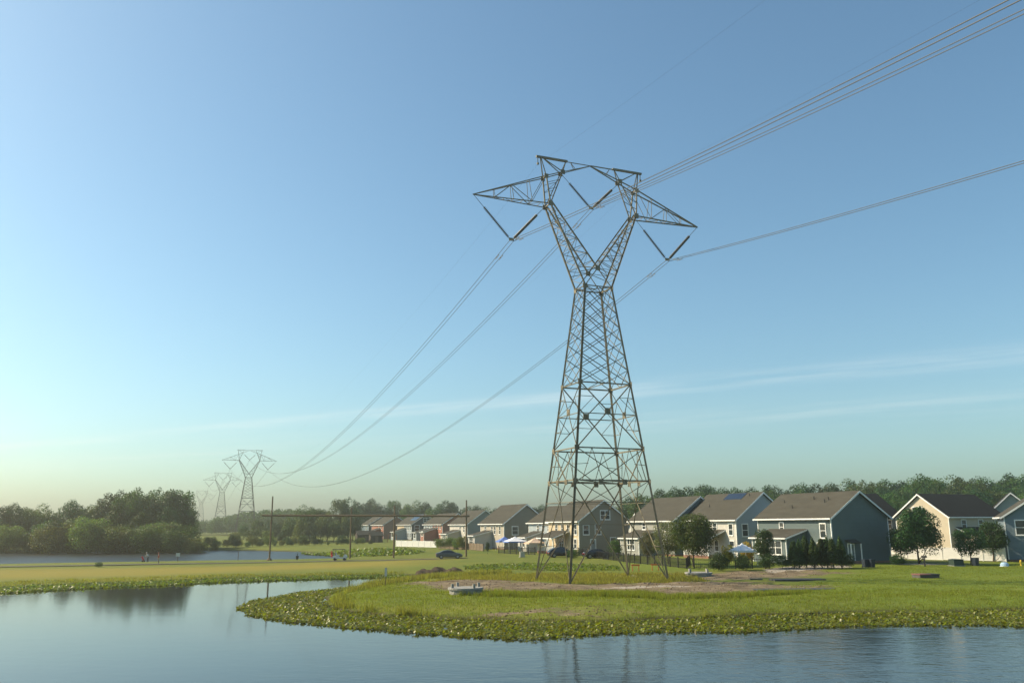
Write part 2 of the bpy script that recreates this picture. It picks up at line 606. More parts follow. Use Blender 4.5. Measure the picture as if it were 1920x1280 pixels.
def ground_mat():
    m = bpy.data.materials.new('grass_and_soil')
    m.use_nodes = True
    t = m.node_tree
    b = t.nodes['Principled BSDF']
    b.inputs['Roughness'].default_value = 0.9
    b.inputs['Specular IOR Level'].default_value = 0.12
    M = lambda op, a, bb=None: vmath(t.nodes, t.links, op, a, bb)

    def noise(sc, det=5, vec=None):
        n = t.nodes.new('ShaderNodeTexNoise')
        n.inputs['Scale'].default_value = sc
        n.inputs['Detail'].default_value = det
        n.inputs['Roughness'].default_value = 0.62
        t.links.new(vec or c.outputs['Object'], n.inputs['Vector'])
        return n.outputs[0]

    def mr(v, a, bb):
        r_ = t.nodes.new('ShaderNodeMapRange')
        r_.inputs[1].default_value = a
        r_.inputs[2].default_value = bb
        t.links.new(v, r_.inputs[0])
        return r_.outputs[0]

    def mix(f, a, bb):
        x = t.nodes.new('ShaderNodeMixRGB')
        for i, q in enumerate((f, a, bb)):
            if isinstance(q, tuple):
                x.inputs[i].default_value = (*q, 1)
            elif isinstance(q, float):
                x.inputs[i].default_value = q
            else:
                t.links.new(q, x.inputs[i])
        return x.outputs[0]
    c = t.nodes.new('ShaderNodeTexCoord')
    mp = t.nodes.new('ShaderNodeMapping')
    mp.inputs['Scale'].default_value = (0.35, 1, 1)
    t.links.new(c.outputs['Object'], mp.inputs[0])

    def attr(nm):
        a = t.nodes.new('ShaderNodeAttribute')
        a.attribute_name = nm
        return a.outputs['Fac']
    fine = mr(noise(7.0, 6), 0.3, 0.7)
    mid = mr(noise(0.5, 5, mp.outputs[0]), 0.35, 0.68)
    big = mr(noise(0.09, 3, mp.outputs[0]), 0.35, 0.65)
    g1 = mix(fine, (0.085, 0.115, 0.018), (0.165, 0.195, 0.03))
    g2 = mix(mid, g1, mix(fine, (0.12, 0.135, 0.022), (0.23, 0.22, 0.045)))
    g3 = mix(M('MULTIPLY', big, 0.45), g2, (0.075, 0.12, 0.02))
    dryc = mix(mid, (0.29, 0.2, 0.035), (0.2, 0.18, 0.03))
    g4 = mix(attr('dry'), g3, mix(fine, dryc, (0.3, 0.24, 0.05)))
    lawn = mix(mid, mix(fine, (0.10, 0.145, 0.018), (0.145, 0.19, 0.026)), mix(big, (0.16, 0.185, 0.03), (0.115, 0.16, 0.02)))
    g5 = mix(attr('lawn'), g4, lawn)
    soil = mix(mr(noise(1.1, 6, mp.outputs[0]), 0.35, 0.65), mix(fine, (0.07, 0.052, 0.032), (0.15, 0.115, 0.07)), mix(fine, (0.18, 0.14, 0.09), (0.3, 0.245, 0.165)))
    dm = mr(M('ADD', attr('dirt'), M('MULTIPLY', M('SUBTRACT', noise(0.7, 9, mp.outputs[0]), 0.5), 2.8)), 0.42, 0.68)
    g6 = mix(dm, g5, soil)
    gm = mr(M('ADD', attr('gravel'), M('MULTIPLY', M('SUBTRACT', noise(1.3, 6), 0.5), 1.1)), 0.45, 0.6)
    g7 = mix(gm, g6, mix(mr(noise(9, 3), 0.3, 0.7), (0.22, 0.19, 0.15), (0.44, 0.4, 0.34)))
    mud = mix(attr('mud'), g7, (0.045, 0.036, 0.022))
    t.links.new(mud, b.inputs['Base Color'])
    bp = t.nodes.new('ShaderNodeBump')
    bp.inputs['Strength'].default_value = 0.8
    bp.inputs['Distance'].default_value = 0.12
    t.links.new(M('ADD', noise(4.0, 6), M('MULTIPLY', noise(0.8, 4, mp.outputs[0]), 1.4)), bp.inputs['Height'])
    t.links.new(bp.outputs[0], b.inputs['Normal'])
    return m


def soft(poly, X, Y, wd=1.0):
    return np.clip(0.5 - sdist(poly, X, Y) / (2 * wd), 0, 1)


GRAV = [px2(q, 0.75) for q in ([(1430, 1069), (1500, 1064), (1590, 1063), (1600, 1066), (1500, 1071), (1440, 1073)], [(1000, 1079), (1140, 1076), (1290, 1074), (1290, 1076), (1120, 1080), (1000, 1082)],
                              [(1660, 1061), (1720, 1059), (1800, 1061), (1740, 1063)], [(1130, 1097), (1260, 1095), (1330, 1096), (1260, 1099), (1130, 1099)])]
DRY = [px2(q, 0.4) for q in ([(-200, 1088), (-200, 1066), (300, 1061), (640, 1053), (830, 1048), (760, 1062), (500, 1070), (250, 1080)],)]
LAWN = [px2(q, 0.8) for q in ([(1420, 1098), (1560, 1082), (1640, 1060), (2300, 1052), (2300, 1130), (1700, 1126)], [(1180, 1068), (1180, 1054), (1500, 1056), (1700, 1058), (1500, 1062), (1350, 1068)])]
gx, gy = GX.ravel(), GY.ravel()
mx4 = lambda L, wd: np.max([soft(p, gx, gy, wd) for p in L], 0)
gme = np_mesh('ground', V, T, ground_mat(), True)
shore = np.clip(1 - GD.ravel() / 0.9, 0, 1)
for nm, arr in (('dirt', np.maximum(mx4(DIRT[:2], 2.2), 0.62 * mx4(DIRT[2:], 1.4))), ('gravel', mx4(GRAV, 0.8)), ('dry', mx4(DRY, 6) * 0.62), ('lawn', mx4(LAWN, 3)), ('mud', shore)):
    a = gme.attributes.new(nm, 'FLOAT', 'POINT')
    a.data.foreach_set('value', np.asarray(arr, np.float32))
tag(link('ground', gme), kind='structure')


# ------------------------------------------------------------------ water
def water_mat(name, rip, scale, calm=0.12, rough=0.06):
    m = bpy.data.materials.new(name)
    m.use_nodes = True
    t = m.node_tree
    b = t.nodes['Principled BSDF']
    b.inputs['Base Color'].default_value = (0.008, 0.010, 0.008, 1)
    b.inputs['Roughness'].default_value = rough
    b.inputs['IOR'].default_value = 1.33
    b.inputs['Specular IOR Level'].default_value = 0.5
    c = t.nodes.new('ShaderNodeTexCoord')
    mp = t.nodes.new('ShaderNodeMapping')
    mp.inputs['Scale'].default_value = (0.55, 1.0, 1)
    mp.inputs['Rotation'].default_value = (0, 0, R(14))
    t.links.new(c.outputs['Object'], mp.inputs[0])
    hs = []
    for sc, det in ((scale, 4), (scale * 0.23, 2)):
        n = t.nodes.new('ShaderNodeTexNoise')
        n.inputs['Scale'].default_value = sc
        n.inputs['Detail'].default_value = det
        t.links.new(mp.outputs[0], n.inputs['Vector'])
        hs.append(n.outputs[0])
    # calm sheltered water on the left, ruffled by the breeze on the right
    M = lambda op, a, bb=None: vmath(t.nodes, t.links, op, a, bb)
    sp = t.nodes.new('ShaderNodeSeparateXYZ')
    t.links.new(c.outputs['Object'], sp.inputs[0])
    pn = t.nodes.new('ShaderNodeTexNoise')
    pn.inputs['Scale'].default_value = 0.05
    pn.inputs['Detail'].default_value = 3
    t.links.new(c.outputs['Object'], pn.inputs['Vector'])
    mr = t.nodes.new('ShaderNodeMapRange')
    mr.inputs[1].default_value = -14
    mr.inputs[2].default_value = 12
    mr.inputs[3].default_value = calm
    mr.inputs[4].default_value = 1.0
    t.links.new(M('ADD', sp.outputs[0], M('MULTIPLY', M('SUBTRACT', pn.outputs[0], 0.5), 30)), mr.inputs[0])
    bp = t.nodes.new('ShaderNodeBump')
    bp.inputs['Distance'].default_value = 0.1
    t.links.new(M('MULTIPLY', mr.outputs[0], rip), bp.inputs['Strength'])
    t.links.new(M('ADD', hs[0], M('MULTIPLY', hs[1], 1.2)), bp.inputs['Height'])
    t.links.new(bp.outputs[0], b.inputs['Normal'])
    return m


wb = MB()
wb.quad((-600, -400, 0), (400, -400, 0), (400, 130, 0), (-600, 130, 0))
tag(wb.build('pond_water', water_mat('pond_surface', 0.22, 2.6)), kind='structure')
wb = MB()
wb.quad((-320, 134, 0), (-20, 134, 0), (-20, 300, 0), (-320, 300, 0))
tag(wb.build('lake_water', water_mat('lake_surface', 1.0, 0.9, 0.9, 0.36)), kind='structure')

# ------------------------------------------------------------------ path
pathpts = [G(x, y) for x, y in [(-150, 1066.5), (0, 1063), (100, 1061.2), (200, 1059.4), (300, 1057.6), (400, 1055.8), (500, 1054), (580, 1052.6), (660, 1051), (740, 1049.4), (820, 1047.4), (880, 1045.5)]]
dense = []
for a, b in zip(pathpts[:-1], pathpts[1:]):
    for k in range(12):
        dense.append(a.lerp(b, k / 12))
pv, pf = [], []
for i, p in enumerate(dense):
    q = dense[min(i + 1, len(dense) - 1)] - dense[max(i - 1, 0)]
    nrm = Vector((-q.y, q.x, 0)).normalized()
    for sgn in (-1, 1):
        e = p + nrm * sgn * 1.5
        pv.append((e.x, e.y, max(gz(e.x, e.y), 0.2) + 0.05))
    if i:
        pf.append((2 * i - 2, 2 * i - 1, 2 * i + 1, 2 * i))
mb = MB()
mb.add(pv, pf)
tag(mb.build('path', mat('worn_asphalt', (0.075, 0.07, 0.06), 0.9, 0.3, 1.5, 0.3, 15)), kind='structure')

# ------------------------------------------------------------------ lattice towers
ZA, ZB, ZC, ZD, ZE = 10.1, 13.4, 17.0, 20.3, 31.2      # rings of the shaft
hw = lambda z: 5.54 - (5.54 - 1.63) * z / ZE
hv = lambda z: 4.07 - (4.07 - 1.22) * z / ZE
CRN = [(-1, -1), (1, -1), (1, 1), (-1, 1)]


def cpt(k, z):
    a, b = CRN[k % 4]
    return Vector((a * hw(z), b * hv(z), z))


def fpt(k, t, z):
    return cpt(k, z).lerp(cpt(k + 1, z), t)


def tower_members():
    """(part, p0, p1, width) in tower axes: x along the cross-arm, y along the line"""
    m = []
    A = lambda part, p, q, wd: m.append((part, Vector(p), Vector(q), wd))
    for k in range(4):
        A('leg', cpt(k, -0.3), cpt(k, ZE), 0.24)
        for z, wd in ((ZA, 0.17), (ZB, 0.17), (ZC, 0.11), (ZD, 0.17), (ZE, 0.15)):
            A('horizontal_strut', cpt(k, z), cpt(k + 1, z), wd)
        # lower bay: long diagonals from each foot to the third points of the ring
        for c, t in ((k, 0.66), (k + 1, 0.34)):
            top = fpt(k, t, ZA)
            A('diagonal_brace', cpt(c, 0.15), top, 0.13)
            bot = cpt(c, 0.15)
            prev = None
            for i, f_ in enumerate((0.34, 0.56, 0.78)):
                lp = cpt(c, ZA * f_)
                dp = bot.lerp(top, f_)
                A('redundant_bar', lp, dp, 0.065)
                if prev is not None:
                    A('redundant_bar', prev, lp if i % 2 else dp, 0.06)
                prev = dp if i % 2 else lp
            A('redundant_bar', bot.lerp(top, 0.78), cpt(c, ZA), 0.07)
        # between the two lower rings
        A('diagonal_brace', cpt(k, ZB), fpt(k, 0.66, ZA), 0.11)
        A('diagonal_brace', cpt(k + 1, ZB), fpt(k, 0.34, ZA), 0.11)
        for t in (0.22, 0.78):
            A('redundant_bar', fpt(k, t, ZB), fpt(k, 0.09 if t < 0.5 else 0.91, ZA), 0.08)
            A('redundant_bar', fpt(k, t, ZB), fpt(k, 0.36 if t < 0.5 else 0.64, ZA), 0.08)
        for t in (0.2, 0.8):
            A('redundant_bar', fpt(k, 0 if t < .5 else 1, 11.7), fpt(k, 0.17 if t < 0.5 else 0.83, 11.8), 0.06)
        # one big cross with a plate in its middle
        for c, dlt in ((k, 1), (k + 1, -1)):
            A('diagonal_brace', cpt(c, ZB), cpt(c + dlt, ZD), 0.12)
        mid = cpt(k, ZB).lerp(cpt(k + 1, ZD), hw(ZB) / (hw(ZB) + hw(ZD)))
        for c, o in ((k, k + 1), (k + 1, k)):
            for z0, zz in ((ZB, 0), (ZD, 0)):
                dp = cpt(c, z0).lerp(mid, 0.5)
                A('redundant_bar', dp, Vector(cpt(c, dp.z)), 0.06)
                A('redundant_bar', dp, cpt(c, ZC), 0.06)
        # upper shaft: double lattice
        n = 7
        zz = [ZD + (ZE - ZD) * i / n for i in range(n + 1)]
        for i in range(n):
            j = min(i + 2, n)
            if j - i == 2:
                A('diagonal_brace', cpt(k, zz[i]), cpt(k + 1, zz[j]), 0.085)
                A('diagonal_brace', cpt(k + 1, zz[i]), cpt(k, zz[j]), 0.085)
        for c, o in ((k, k + 1), (k + 1, k)):
            A('diagonal_brace', cpt(c, zz[1]), cpt(c, zz[0]).lerp(cpt(o, zz[0]), 0.5), 0.08)
            A('diagonal_brace', cpt(c, zz[n - 1]), cpt(c, zz[n]).lerp(cpt(o, zz[n]), 0.5), 0.08)
    A('horizontal_strut', fpt(0, .5, ZD), fpt(2, .5, ZD), 0.08)
    A('horizontal_strut', cpt(0, ZA), cpt(2, ZA), 0.09)
    A('horizontal_strut', cpt(1, ZA), cpt(3, ZA), 0.09)
    A('horizontal_strut', cpt(0, ZE), cpt(2, ZE), 0.09)
    A('horizontal_strut', cpt(1, ZE), cpt(3, ZE), 0.09)
    # waisted head: two limbs, cross-arms and bridge
    zr, zt, ut = 40.25, 45.8, 14.2
    line = lambda u: zt - (zt - zr) * abs(u) / ut
    for s in (-1, 1):
        oc, ic, rt = {}, {}, {}
        for v in (-1, 1):
            oc[v] = Vector((s * 1.63, v * 1.22, ZE))
            ic[v] = Vector((0, v * 1.12, 33.3))
            rt[v] = Vector((s * 5.4, v * 0.72, zr))
            A('limb_chord', oc[v], rt[v], 0.19)
            A('limb_chord', ic[v], rt[v] + Vector((-s * 0.25, 0, 0.1)), 0.17)
            A('limb_chord', ic[v], (-s * 1.63, v * 1.22, ZE), 0.13)
        for v in (-1, 1):
            n = 8
            prev = ic[v]
            for i in range(1, n + 1):
                f_ = i / (n + 0.6)
                a, b = oc[v].lerp(rt[v], 0.12 + 0.88 * f_), ic[v].lerp(rt[v], f_)
                A('limb_lacing', a, b, 0.06)
                A('limb_lacing', prev, a if i % 2 else b, 0.06)
                prev = a if i % 2 else b
            A('limb_lacing', ic[v], oc[v].lerp(rt[v], 0.16), 0.08)
        for D_ in (oc, ic):
            n = 9
            for i in range(n):
                f0, f1 = i / n, (i + 1) / n
                vv = 1 if i % 2 else -1
                A('limb_lacing', D_[vv].lerp(rt[vv], f0), D_[-vv].lerp(rt[-vv], f1), 0.055)
                A('limb_lacing', D_[vv].lerp(rt[vv], f1), D_[-vv].lerp(rt[-vv], f1), 0.05)
        A('limb_chord', rt[-1], rt[1], 0.14)
        # cross-arm
        tip = Vector((s * ut, 0, zr))
        pu = {v: Vector((s * 5.75, v * 0.45, line(5.75))) for v in (-1, 1)}
        nd = {v: Vector((s * 3.65, v * 0.3, line(3.65))) for v in (-1, 1)}
        for v in (-1, 1):
            A('crossarm_chord', tip, rt[v], 0.14)
            A('crossarm_chord', tip, pu[v], 0.14)
            fr = (0.28, 0.52, 0.76)
            prev = rt[v]
            for i, f_ in enumerate((0.76, 0.52, 0.28)):
                a, b = tip.lerp(rt[v], f_), tip.lerp(pu[v], f_)
                A('crossarm_lacing', a, b, 0.055)
                A('crossarm_lacing', pu[v] if i == 0 else prev, a if i % 2 == 0 else b, 0.07)
                prev = a if i % 2 == 0 else b
            # bridge truss
            A('bridge_chord', pu[v], nd[v], 0.13)
            A('bridge_chord', nd[v], (0, 0, zt - 0.05), 0.12)
            A('bridge_chord', rt[v], pu[v], 0.16)
            A('bridge_chord', pu[v], (s * 6.2, v * 0.08, zt), 0.13)
            A('bridge_chord', rt[v], nd[v], 0.12)
            A('bridge_chord', nd[v], (s * 3.1, 0, zt), 0.11)
            A('bridge_lacing', nd[v], (s * 5.95, 0, zt), 0.1)
            for f_ in (0.25, 0.5, 0.75):
                A('bridge_lacing', rt[v].lerp(pu[v], f_), rt[v].lerp(nd[v], f_), 0.06)
            A('bridge_lacing', rt[v].lerp(pu[v], .5), rt[v].lerp(nd[v], .75), 0.05)
            A('bridge_lacing', nd[v].lerp(Vector((0, 0, zt)), 0.45), (s * 2.5, 0, zt), 0.06)
        for i, f_ in enumerate((0.28, 0.4, 0.52, 0.64, 0.76, 0.88)):
            a, b = tip.lerp(rt[-1], f_), tip.lerp(rt[1], f_)
            A('crossarm_lacing', a, b, 0.05)
            A('crossarm_lacing', (a if i % 2 else b), tip.lerp(rt[1 if i % 2 else -1], min(f_ + 0.12, 1)), 0.05)
            a, b = tip.lerp(pu[-1], f_), tip.lerp(pu[1], f_)
            if i % 2 == 0:
                A('crossarm_lacing', a, b, 0.05)
        A('bridge_lacing', nd[-1], nd[1], 0.1)
        A('bridge_lacing', pu[-1], pu[1], 0.1)
        A('bridge_chord', (s * 2.95, 0, zt), (0, 0, zt), 0.12)
    return m


MEMB = tower_members()
YOKE = [Vector((-9.78, 0, 35.8)), Vector((0, 0, 40.75)), Vector((9.78, 0, 35.8))]
STR_TOP = [(Vector((-14.05, 0, 40.15)), Vector((-5.7, 0, 40.1))), (Vector((-3.65, 0, 44.2)), Vector((3.65, 0, 44.2))), (Vector((5.7, 0, 40.1)), Vector((14.05, 0, 40.15)))]


def insulator(mb, top, bot, fine):
    d = bot - top
    a, b = top + d * 0.27, top + d * 0.965
    mb.tube([top, a], 0.03, 4)
    mb.tube([b, bot], 0.04, 4)
    if not fine:
        mb.tube([a, b], 0.13, 5)
        return
    n = 26
    pts, rs = [], []
    for i in range(n):
        f0 = i / n
        for g_, r_ in ((0.0, 0.06), (0.3, 0.06), (0.4, 0.17), (0.75, 0.15), (0.85, 0.06)):
            pts.append(a + (b - a) * (f0 + g_ / n))
            rs.append(r_)
    mb.tube(pts, rs, 8)


def lattice_tower(loc, rz, label, fine):
    root = empty('transmission_tower', loc, rz)
    tag(root, label, 'power tower', 'lattice towers of the power line')
    if fine:
        for part, p, q, wd in MEMB:
            cdir = Vector((p.x + q.x, p.y + q.y, 0.001))
            MB().angle(p, q, wd * 0.77, ref=(0, 0, 1) if part != 'leg' else cdir.normalized()).build(part, STEEL, root)
        for s in (-1, 1):                       # heavy bars at the two ends of the bridge
            MB().box(min(s * 6.73, s * 2.9), max(s * 6.73, s * 2.9), -0.12, 0.12, 45.74, 45.96).build('shield_wire_bar', STEEL, root)
            mb = MB()
            mb.tube([(s * 6.55, 0, 45.7), (s * 6.55, 0, 45.05)], 0.05, 5)
            mb.box(s * 6.55 - 0.1, s * 6.55 + 0.1, -0.1, 0.1, 44.9, 45.1)
            mb.build('shield_wire_hanger', STEEL, root)
        plates = []
        for k in range(4):
            mid = cpt(k, ZB).lerp(cpt(k + 1, ZD), hw(ZB) / (hw(ZB) + hw(ZD)))
            plates.append((mid, 0.34, k))
            for t in (0.34, 0.66):
                plates.append((fpt(k, t, ZA - 0.15), 0.27, k))
            plates.append((cpt(k, ZA - 0.1), 0.26, k))
            plates.append((cpt(k, ZE - 0.1), 0.27, k))
            plates.append((cpt(k, ZD), 0.26, k))
            plates.append((cpt(k, ZB), 0.26, k))
        for v in (-1, 1):
            plates.append((Vector((0, v * 1.16, 33.3)), 0.28, 0))
            for s in (-1, 1):
                plates.append((Vector((s * 5.4, v * 0.76, 40.25)), 0.28, 0))
                plates.append((Vector((s * 3.65, v * 0.34, 44.35)), 0.26, 0))
                plates.append((Vector((s * 5.75, v * 0.49, 43.5)), 0.24, 0))
        for p, r_, k in plates:
            if k % 2 == 0:
                o = MB().box(p.x - r_, p.x + r_, p.y - 0.03, p.y + 0.03, p.z - r_, p.z + r_)
            else:
                o = MB().box(p.x - 0.03, p.x + 0.03, p.y - r_, p.y + r_, p.z - r_, p.z + r_)
            o.build('gusset_plate', STEEL, root)
        for k in range(4):
            p = cpt(k, 0)
            MB().box(p.x - 0.55, p.x + 0.55, p.y - 0.55, p.y + 0.55, -0.9, 0.02).build('footing', CONC, root)
    else:
        groups = {'leg': 'tower_body', 'horizontal_strut': 'tower_body', 'diagonal_brace': 'tower_body', 'redundant_bar': 'tower_body', 'limb_chord': 'limb', 'limb_lacing': 'limb',
                  'crossarm_chord': 'crossarm', 'crossarm_lacing': 'crossarm', 'bridge_chord': 'bridge', 'bridge_lacing': 'bridge'}
        acc = {}
        for part, p, q, wd in MEMB:
            g_ = groups[part]
            key = (g_, 0) if g_ in ('tower_body', 'bridge') else (g_, 1 if (p.x + q.x) > 0 else -1)
            acc.setdefault(key, MB()).bar(p, q, wd * 0.9)
        for s in (-1, 1):
            acc[('bridge', 0)].box(min(s * 6.73, s * 2.9), max(s * 6.73, s * 2.9), -0.12, 0.12, 45.74, 45.96)
        for k_, mb in acc.items():
            mb.build(k_[0], STEELF, root)
    for y_, tops in zip(YOKE, STR_TOP):
        for tp in tops:
            mb = MB()
            insulator(mb, tp, y_ + Vector((0.2 if tp.x > y_.x else -0.2, 0, 0)), fine)
            mb.build('insulator_string', INSU if fine else STEELF, root, smooth=False)
        MB().prism([(y_.x - 0.34, y_.z + 0.1), (y_.x + 0.34, y_.z + 0.1), (y_.x + 0.25, y_.z - 0.22), (y_.x - 0.25, y_.z - 0.22)], -0.03, 0.03).build('yoke_plate', STEEL if fine else STEELF, root)
    return root


T1 = Vector((9.05, 90.6, 0.52))
LAZ = R(-22.19)                                  # azimuth of the line
ldir = Vector((math.sin(LAZ), math.cos(LAZ), 0))
RZ = -LAZ                                        # tower local y along the line
TW = [T1]
for dist in (401, 614, 970):
    p = T1 + ldir * dist
    TW.append(Vector((p.x, p.y, 0.8)))
lattice_tower(TW[0], RZ, 'tall brown lattice power tower standing on the grassy peninsula, nearest of all', True)
for p, lab in zip(TW[1:], ('grey lattice power tower beyond the lake, first one behind the nearest tower', 'grey lattice power tower beyond the lake, second one behind the nearest tower', 'faint smallest lattice power tower at the far end of the line')):
    lattice_tower(p, RZ, lab, False)
TB = T1 - ldir * 363
TB.z = T1.z - 0.2                                # next tower stands behind the viewer and is not built


def wpos(Tp, loc):
    rot = Matrix.Rotation(RZ, 3, 'Z')
    return Tp + rot @ loc


def sagged(a, b, sag, n=60):
    return [a.lerp(b, i / n) + Vector((0, 0, -4 * sag * (i / n) * (1 - i / n))) for i in range(n + 1)]


across = Matrix.Rotation(RZ, 3, 'Z') @ Vector((1, 0, 0))
phase_txt = ('left cross-arm', 'tower head centre', 'right cross-arm')
SAGS = {0: 14.1, 1: 16.5, 2: 7, 3: 12}
spans = [(TB, TW[0], 'rising out at upper right', 0), (TW[0], TW[1], 'sagging away towards the lake', 1), (TW[1], TW[2], 'between the first two far towers', 2), (TW[2], TW[3], 'reaching the faintest far tower', 3)]
for a, b, txt, si in spans:
    for k in range(3):
        pa, pb = wpos(a, YOKE[k] + Vector((0, 0, -0.25))), wpos(b, YOKE[k] + Vector((0, 0, -0.25)))
        root = empty('conductor_bundle', pa)
        tag(root, 'power cable pair from the %s, %s' % (phase_txt[k], txt), 'power cable', 'conductor bundles of the line')
        for s in (-1, 1):
            o = across * 0.23 * s
            pts = [q + o - pa for q in sagged(pa, pb, SAGS[si], 80)]
            MB().tube(pts, (0.029, 0.028, 0.03, 0.03)[si], 5).build('conductor', GALV if si == 0 else STEELF, root)
            if si < 2:
                i0 = -1 if si == 0 else 0
                q0, q1 = (pts[-1], pts[-2]) if si == 0 else (pts[0], pts[1])
                dd = (q1 - q0).normalized()
                for dist in (1.9 if si == 0 else 3.4, 2.5 if si == 0 else 4.0):
                    c = q0 + dd * dist
                    mb = MB()
                    mb.tube([c + Vector((0, 0, 0.03)), c + Vector((0, 0, -0.13))], 0.025, 4)
                    mb.tube([c - dd * 0.22 + Vector((0, 0, -.14)), c - dd * 0.1 + Vector((0, 0, -.14)), c + dd * 0.1 + Vector((0, 0, -.14)), c + dd * 0.22 + Vector((0, 0, -.14))], [0.055, 0.02, 0.02, 0.055], 5)
                    mb.build('vibration_damper', STEEL, root)
    if si < 2:
        for s, nm in ((-1, 'left'), (1, 'right')):
            pa, pb = wpos(a, Vector((s * 6.55, 0, 44.9))), wpos(b, Vector((s * 6.55, 0, 44.9)))
            pts = sagged(pa, pb, SAGS[si] * 0.72, 60)
            o = MB().tube([q - pa for q in pts], 0.005, 4).build('shield_wire', STEELF, loc=pa)
            tag(o, 'thin shield wire from the %s end of the tower top, %s' % (nm, txt), 'wire', 'shield wires of the line')

# ------------------------------------------------------------------ houses
RAZ = R(-24)                                    # the ridges of the row run away to the left
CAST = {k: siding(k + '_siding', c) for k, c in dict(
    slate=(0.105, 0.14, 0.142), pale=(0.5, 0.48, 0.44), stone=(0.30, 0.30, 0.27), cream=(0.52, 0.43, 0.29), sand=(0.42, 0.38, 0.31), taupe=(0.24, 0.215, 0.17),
    grey=(0.26, 0.26, 0.25), lightblue=(0.33, 0.38, 0.41), bluegrey=(0.14, 0.19, 0.225), sage=(0.27, 0.31, 0.28), charcoal=(0.10, 0.105, 0.11), beige=(0.47, 0.41, 0.31)).items()}  # grey, taupe and charcoal serve only as painted shade on gables
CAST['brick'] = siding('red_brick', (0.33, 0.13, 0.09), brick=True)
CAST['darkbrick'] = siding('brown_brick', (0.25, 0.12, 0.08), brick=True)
PANEL = mat('solar_panel_glass', (0.012, 0.018, 0.035), 0.15, 0.1, 2, spec=0.7)
DOORM = mat('painted_door', (0.2, 0.24, 0.25), 0.5, 0.1, 2)


